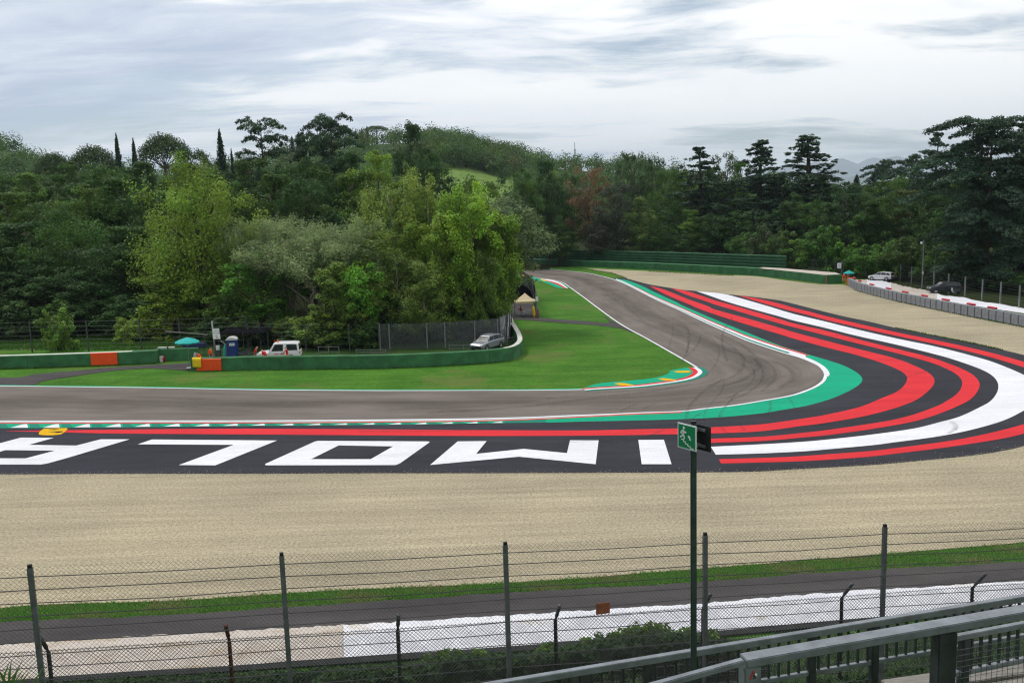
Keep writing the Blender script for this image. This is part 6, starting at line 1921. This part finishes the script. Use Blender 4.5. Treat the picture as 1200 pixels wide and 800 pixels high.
# slender pale beam
a, b = P(194, 388.2, 101), P(243, 392, 99)
o = MB().bar(a, b, .10, .12).build('beam', M['wood']); tag(o, 'slender pale beam lying across the fence wires above the left parasol', 'beam')
o2 = MB().bar(P(258, 399, 93.4), P(281, 416, 92.6), .09, .09).build('slanting_pole', M['galv']); tag(o2, 'slanting grey pole leaning in front of the blue toilet', 'pole')
# moped wheels and dark gear right of the toilet
g = G(288, 421); mp = thing('moped', 'dark moped parked between toilet cabin and off-road vehicle', 'moped', (g.x, g.y, 0), R(20))
for fx in (-.6, .6):
    q = MB(); q.lathe([(.2, -.05), (.29, -.05), (.31, 0), (.29, .05), (.2, .05)], 16); q.v = [(v[0] + fx, v[2], v[1] + .31) for v in q.v]; q.build('wheel', M['tyre'], mp)
q = MB(); q.loft([[Vector((x, -w, z0)), Vector((x, w, z0)), Vector((x, w * .6, z1)), Vector((x, -w * .6, z1))] for x, w, z0, z1 in ((-.7, .08, .7, .8), (-.3, .16, .45, .85), (.15, .15, .4, .95), (.5, .07, .7, 1.0))]); q.build('body', M['dark_paint'], mp)
MB().tube([(.55, -.32, 1.12), (.5, 0, 1.05), (.55, .32, 1.12)], .025, 6).build('handlebar', M['black'], mp); MB().tube([(.5, 0, 1.05), (.62, 0, .31)], .035, 6).build('fork', M['galv_dark'], mp); MB().box((-.3, 0, .88), (.6, .24, .07)).build('seat', M['black'], mp, bevel=.03)
# white rail frames behind the barrier
for x0, x1, y, zs, lab in ((373, 398, 417.2, (.45, .95), 'white two-rail barrier frame left of the mesh fence'), (417, 453, 416.6, (.35, .60), 'low white rail frame at the left foot of the mesh fence'), (526, 561, 411.6, (.3, .62), 'pale guard rail frame left of the silver car'), (586, 603, 406.2, (.45, .75), 'pale guard rail right of the silver car')):
    a, b = G(x0, y), G(x1, y - (3 if x0 == 586 else 0)); t = thing('rail_frame', lab, 'rail frame', (a.x, a.y, 0), 0, 'white rail frames behind the middle barrier')
    for z in zs: under(MB().bar((a.x, a.y, z), (b.x, b.y, z), .05, .06).build('rail', M['galv']), t)
    for f in (.02, .5, .98):
        p = a.lerp(b, f); under(MB().box((p.x, p.y + .05, zs[1] / 2), (.07, .07, zs[1] + .08)).build('post', M['galv']), t)

# ================================================================== tent corner
g = G(616, 371.6)
tn = thing('gazebo_tent', 'cream gazebo tent with open sides at the top of the infield', 'tent', (g.x, g.y + 1.35, .0), R(4))
HW = 1.36
for sx in (-1, 1):
    for sy in (-1, 1):
        MB().box((sx * HW, sy * HW, 1.06), (.06, .06, 2.12)).build('leg', M['galv'], tn)
q = MB(); vs = []; NN = 10
def zr(x, y):
    d = max(abs(x), abs(y)) / HW; return 2.08 + .98 * (1 - d) ** 1.35 + .04 * (1 - d)
for j in range(NN * 2 + 1):
    for i in range(NN * 2 + 1):
        x, y = (i / NN - 1) * (HW + .05), (j / NN - 1) * (HW + .05); vs.append((x, y, zr(min(HW, max(-HW, x)), min(HW, max(-HW, y)))))
k_ = NN * 2 + 1
q.add(vs, [(j * k_ + i, j * k_ + i + 1, (j + 1) * k_ + i + 1, (j + 1) * k_ + i) for j in range(NN * 2) for i in range(NN * 2)])
o = q.build('roof', M['cream'], tn); o.modifiers.new('t', 'SOLIDIFY').thickness = .015
for sx, sy, w_, d_ in ((0, -1, 1, 0), (0, 1, 1, 0), (-1, 0, 0, 1), (1, 0, 0, 1)):
    q = MB(); q.box((sx * (HW + .06), sy * (HW + .06), 1.97), ((2 * HW + .14) if w_ else .012, (2 * HW + .10) if d_ else .012, .24)); q.build('valance', M['cream'], tn)
g = G(617, 371.4)
tb_ = thing('table', 'folding table with a dark top under the cream tent', 'table', (g.x + .1, g.y + .9, 0)); MB().box((0, 0, .72), (1.3, .7, .04)).build('table_top', M['pale_plastic'], tb_)
for sx in (-.55, .55):
    for sy in (-.28, .28): MB().tube([(sx, sy, 0), (sx, sy, .71)], .02, 6).build('leg', M['galv_dark'], tb_)
cq = thing('chair', 'white plastic chair under the person in the tent', 'chair', (ts[0], ts[1], 0), R(-20)); MB().box((0, 0, .44), (.42, .44, .04)).build('seat', M['white_cloth'], cq); MB().box((-.22, 0, .72), (.04, .42, .5)).build('backrest', M['white_cloth'], cq)
for sx in (-.18, .18):
    for sy in (-.18, .18): MB().tube([(sx, sy, 0), (sx, sy, .43)], .02, 6).build('leg', M['white_cloth'], cq)
small(625.6, 371.8, 'furled yellow flag at the right front leg of the tent', 'flag', 'furled_flag', f_bag('yellow'))
o = MB().box((0, 0, .5), (.22, .22, 1.0)).build('marker_post', M['rust'], bevel=.02); g = G(630, 372.8); o.location = (g.x, g.y, 0); tag(o, 'short rust-orange marker post right of the cream tent', 'post')
MB().box((0, 0, 1.03), (.18, .18, .06)).build('post_cap', M['black'], o)
g = G(629.4, 372.4); wq = thing('white_sign', 'small white board on a thin pole right of the tent roof', 'sign', (g.x + .05, g.y + .35, 0)); zz = P(629, 350.5, g.y).z
MB().tube([(0, 0, 0), (0, 0, zz + .3)], .03, 6).build('pole', M['galv'], wq); MB().box((0, -.05, zz), (.34, .03, .62)).build('board', M['sign_white'], wq)
g = G(613.4, 352); lq = thing('signal_lamp', 'thin dark post with a small lamp head behind the tent', 'lamp', (g.x, g.y, 0)); zz = P(614, 323.5, g.y).z
MB().tube([(0, 0, 0), (0, 0, zz)], .05, 8).build('post', M['black'], lq); MB().box((.05, 0, zz + .12), (.35, .22, .28)).build('lamp_head', M['yellow'], lq, bevel=.03)
# dark arch put in place of the dark trees behind the tent
g = G(612, 357); sh = thing('dark_arch', 'low dark arch standing in for dark trees behind the cream tent', 'tree stand-in', (g.x - .3, g.y + 3.0, 0))
q = MB(); q.loft([[Vector((2.0 * math.cos(k * math.pi / 10), y, 2.75 * math.sin(k * math.pi / 10) ** .8)) for k in range(11)] for y in (0, 3)]); q.build('cover', M['dark_net'], sh)
MB().tube([Vector((2.03 * math.cos(k * math.pi / 10), -.02, 2.78 * math.sin(k * math.pi / 10) ** .8)) for k in range(11)], .04, 6).build('arch_rim', M['galv_dark'], sh)

# ================================================================== right-hand post things
g = G(985.6, 327.5); rq = thing('signal_post', 'thin grey post with a white board left of the right-hand parasol', 'signal post', (g.x, g.y, 0)); z1_ = P(985, 306, g.y).z
MB().tube([(0, 0, 0), (0, 0, z1_)], .07, 8).build('post', M['galv'], rq); p1, p2 = P(981, 308.2, g.y), P(985.4, 314.4, g.y)
MB().box(((p1.x + p2.x) / 2 - g.x, -.1, (p1.z + p2.z) / 2), (p2.x - p1.x, .04, p1.z - p2.z)).build('white_board', M['sign_white'], rq)
for dz in (.14, -.12): MB().box(((p1.x + p2.x) / 2 - g.x, -.123, (p1.z + p2.z) / 2 + dz), (.3, .008, .1)).build('board_figure', M['pale_plastic'], rq)
g = G(1080.6, 338); lp = thing('lamp_post', 'tall grey pole with a white camera head behind the right-hand fence', 'lamp post', (g.x, g.y, 0)); z1_ = P(1081, 281.5, g.y).z
MB().tube([(0, 0, 0), (0, 0, z1_ * .5), (0, 0, z1_)], [.11, .095, .075], 10).build('pole', M['galv'], lp)
MB().tube([(0, 0, z1_ - .35), (-.35, -.1, z1_ - .2)], .04, 6).build('arm', M['galv'], lp); MB().lathe([(.001, -.22), (.14, -.16), (.19, 0), (.17, .16), (.001, .2)], 12, (-.38, -.12, z1_ - .42)).build('camera_head', M['white_paint'], lp, smooth=True)
MB().box((0, -.12, z1_ * .33), (.22, .16, .4)).build('control_box', M['pale_plastic'], lp)
g = G(1095, 339); o = MB().tube([(0, 0, 0), (0, 0, P(1095, 287, g.y).z)], .06, 8).build('pole', M['galv_dark']); o.location = (g.x, g.y, 0); tag(o, 'bare dark pole in the shade right of the camera pole', 'pole')
MB().lathe([(.001, .05), (.08, .04), (.09, -.06), (.001, -.06)], 8, (0, 0, P(1095, 287, g.y).z)).build('pole_cap', M['black'], o)
# mast on the far hill
tpm = P(673.4, 167, 620); gzm = terrain(tpm.x, 620); mst = thing('radio_mast', 'slim pale radio mast standing on the far ridge', 'mast', (tpm.x, 620, gzm))
hm = tpm.z - gzm
q = MB()
for k in range(3):
    a = k * 2.094; q.tube([(.9 * math.cos(a), .9 * math.sin(a), 0), (.25 * math.cos(a), .25 * math.sin(a), hm * .8)], .12, 5)
for j in range(9):
    z = hm * .8 * j / 9; r_ = .9 - .65 * j / 9; r2 = .9 - .65 * (j + 1) / 9
    for k in range(3): q.tube([(r_ * math.cos(k * 2.094), r_ * math.sin(k * 2.094), z), (r2 * math.cos(k * 2.094 + 2.094), r2 * math.sin(k * 2.094 + 2.094), z + hm * .8 / 9)], .07, 4)
q.build('lattice', M['galv_dark'], mst); MB().tube([(0, 0, hm * .75), (0, 0, hm)], .16, 6).build('antenna', M['galv_dark'], mst)
for k in range(3): MB().box((.45 * math.cos(k * 2.094), .45 * math.sin(k * 2.094), hm * .74), (.35, .35, 2.0)).build('panel_antenna', M['pale_plastic'], mst)
# ================================================================== sky, light, air, camera
SUN_EL, SUN_AZ = R(58), R(-48)           # high sun to the left of and beyond the track, veiled by cloud
world = bpy.data.worlds.new('World'); SC.world = world; world.use_nodes = True
wt = NT(world); nt = world.node_tree
bg = nt.nodes['Background']
sky = wt.n('ShaderNodeTexSky', sky_type='NISHITA'); sky.sun_disc = False; sky.sun_elevation = SUN_EL; sky.sun_rotation = SUN_AZ; sky.air_density = 1.0; sky.dust_density = .8; sky.altitude = 60
d = wt.n('ShaderNodeTexCoord').outputs['Generated']
sp_ = wt.n('ShaderNodeSeparateXYZ'); wt.l(d, sp_.inputs[0])
zc = wt.math('ADD', wt.math('MAXIMUM', sp_.outputs[2], 0.0), .10)
cb = wt.n('ShaderNodeCombineXYZ'); wt.l(wt.math('DIVIDE', sp_.outputs[0], zc), cb.inputs[0]); wt.l(wt.math('DIVIDE', sp_.outputs[1], zc), cb.inputs[1]); cb.inputs[2].default_value = 3.7
p = cb.outputs[0]
CLOUD = 14.3
wrp = wt.n('ShaderNodeVectorMath', operation='ADD'); wt.l(p, wrp.inputs[0])
n0 = wt.n('ShaderNodeTexNoise'); n0.inputs['Scale'].default_value = .6; n0.inputs['Detail'].default_value = 3; wt.l(p, n0.inputs['Vector'])
sc_ = wt.n('ShaderNodeVectorMath', operation='SCALE'); wt.l(n0.outputs['Color'], sc_.inputs[0]); sc_.inputs['Scale'].default_value = .9; wt.l(sc_.outputs[0], wrp.inputs[1])
pw = wrp.outputs[0]
cover = wt.noise(pw, .55, 8, .58, (.7, 1.5, 1))
body = wt.noise(pw, .75, 9, .60, (.62, 1.5, 1))
fine = wt.noise(pw, 2.0, 8, .62, (.6, 1.5, 1))
# thick parts of the layer are bluish grey underneath, thin parts glow white; both are the cloud's own light
sidef = wt.math('MULTIPLY', wt.math('SUBTRACT', .08, sp_.outputs[0]), .34)
thick = wt.math('ADD', wt.math('ADD', body, wt.math('MULTIPLY', wt.math('SUBTRACT', fine, .5), .30)), sidef)
ccol = wt.ramp(thick, [(.43, (.93, .925, .91)), (.585, (.86, .865, .875)), (.67, (.60, .64, .715)), (.81, (.40, .46, .58))])
mul = wt.n('ShaderNodeVectorMath', operation='SCALE'); wt.l(ccol, mul.inputs[0]); mul.inputs['Scale'].default_value = CLOUD
cmask = wt.ramp(wt.math('ADD', cover, wt.math('MULTIPLY', wt.math('SUBTRACT', fine, .5), .35)), [(.38, 0.1), (.50, 1.0)])
skym = wt.n('ShaderNodeVectorMath', operation='SCALE'); wt.l(sky.outputs[0], skym.inputs[0]); skym.inputs['Scale'].default_value = 1.0
colr = wt.mix(cmask, skym.outputs[0], mul.outputs[0])
wt.l(colr, bg.inputs[0]); bg.inputs[1].default_value = .1

sl = bpy.data.lights.new('sun', 'SUN'); sl.energy = 2.1; sl.angle = R(12); sl.color = (1, .96, .90)
so = bpy.data.objects.new('sun', sl); C.objects.link(so)
sd = Vector((math.sin(SUN_AZ) * math.cos(SUN_EL), math.cos(SUN_AZ) * math.cos(SUN_EL), math.sin(SUN_EL)))
so.rotation_euler = (-sd).to_track_quat('-Z', 'Y').to_euler()

hz = MB().box((0, 800, 490), (46000, 44000, 1000)); ho = hz.build('haze', [])
vm = bpy.data.materials.new('haze air'); vm.use_nodes = True; vn = vm.node_tree; vn.nodes.clear()
vo = vn.nodes.new('ShaderNodeOutputMaterial'); pv = vn.nodes.new('ShaderNodeVolumePrincipled'); pv.inputs['Color'].default_value = (.74, .88, 1.0, 1); pv.inputs['Density'].default_value = 8e-5; pv.inputs['Anisotropy'].default_value = .2
vn.links.new(pv.outputs[0], vo.inputs['Volume']); ho.data.materials.append(vm); tag(ho, kind='stuff')

cam = bpy.data.cameras.new('camera'); co = bpy.data.objects.new('camera', cam); C.objects.link(co)
cam.sensor_width = 36; cam.lens = 36 * F / 1200; cam.clip_end = 60000; cam.clip_start = .1
mw = Matrix((rt, up, -fw)).transposed().to_4x4(); mw.translation = EYE; co.matrix_world = mw
SC.camera = co
vs_ = SC.view_settings; vs_.view_transform = 'Standard'; vs_.look = 'None'; vs_.exposure = 0.0; vs_.gamma = 1; vs_.use_curve_mapping = False
SC.render.engine = 'CYCLES'
cy = SC.cycles
cy.use_denoising = True; cy.denoiser = 'OPENIMAGEDENOISE'; cy.denoising_prefilter = 'NONE'; cy.denoising_input_passes = 'RGB_ALBEDO_NORMAL'; cy.use_adaptive_sampling = True; cy.adaptive_threshold = .012
cy.max_bounces = 5; cy.diffuse_bounces = 3; cy.glossy_bounces = 2; cy.transmission_bounces = 2; cy.transparent_max_bounces = 10; cy.volume_bounces = 0
cy.caustics_reflective = False; cy.caustics_refractive = False
cy.filter_width = 1.2
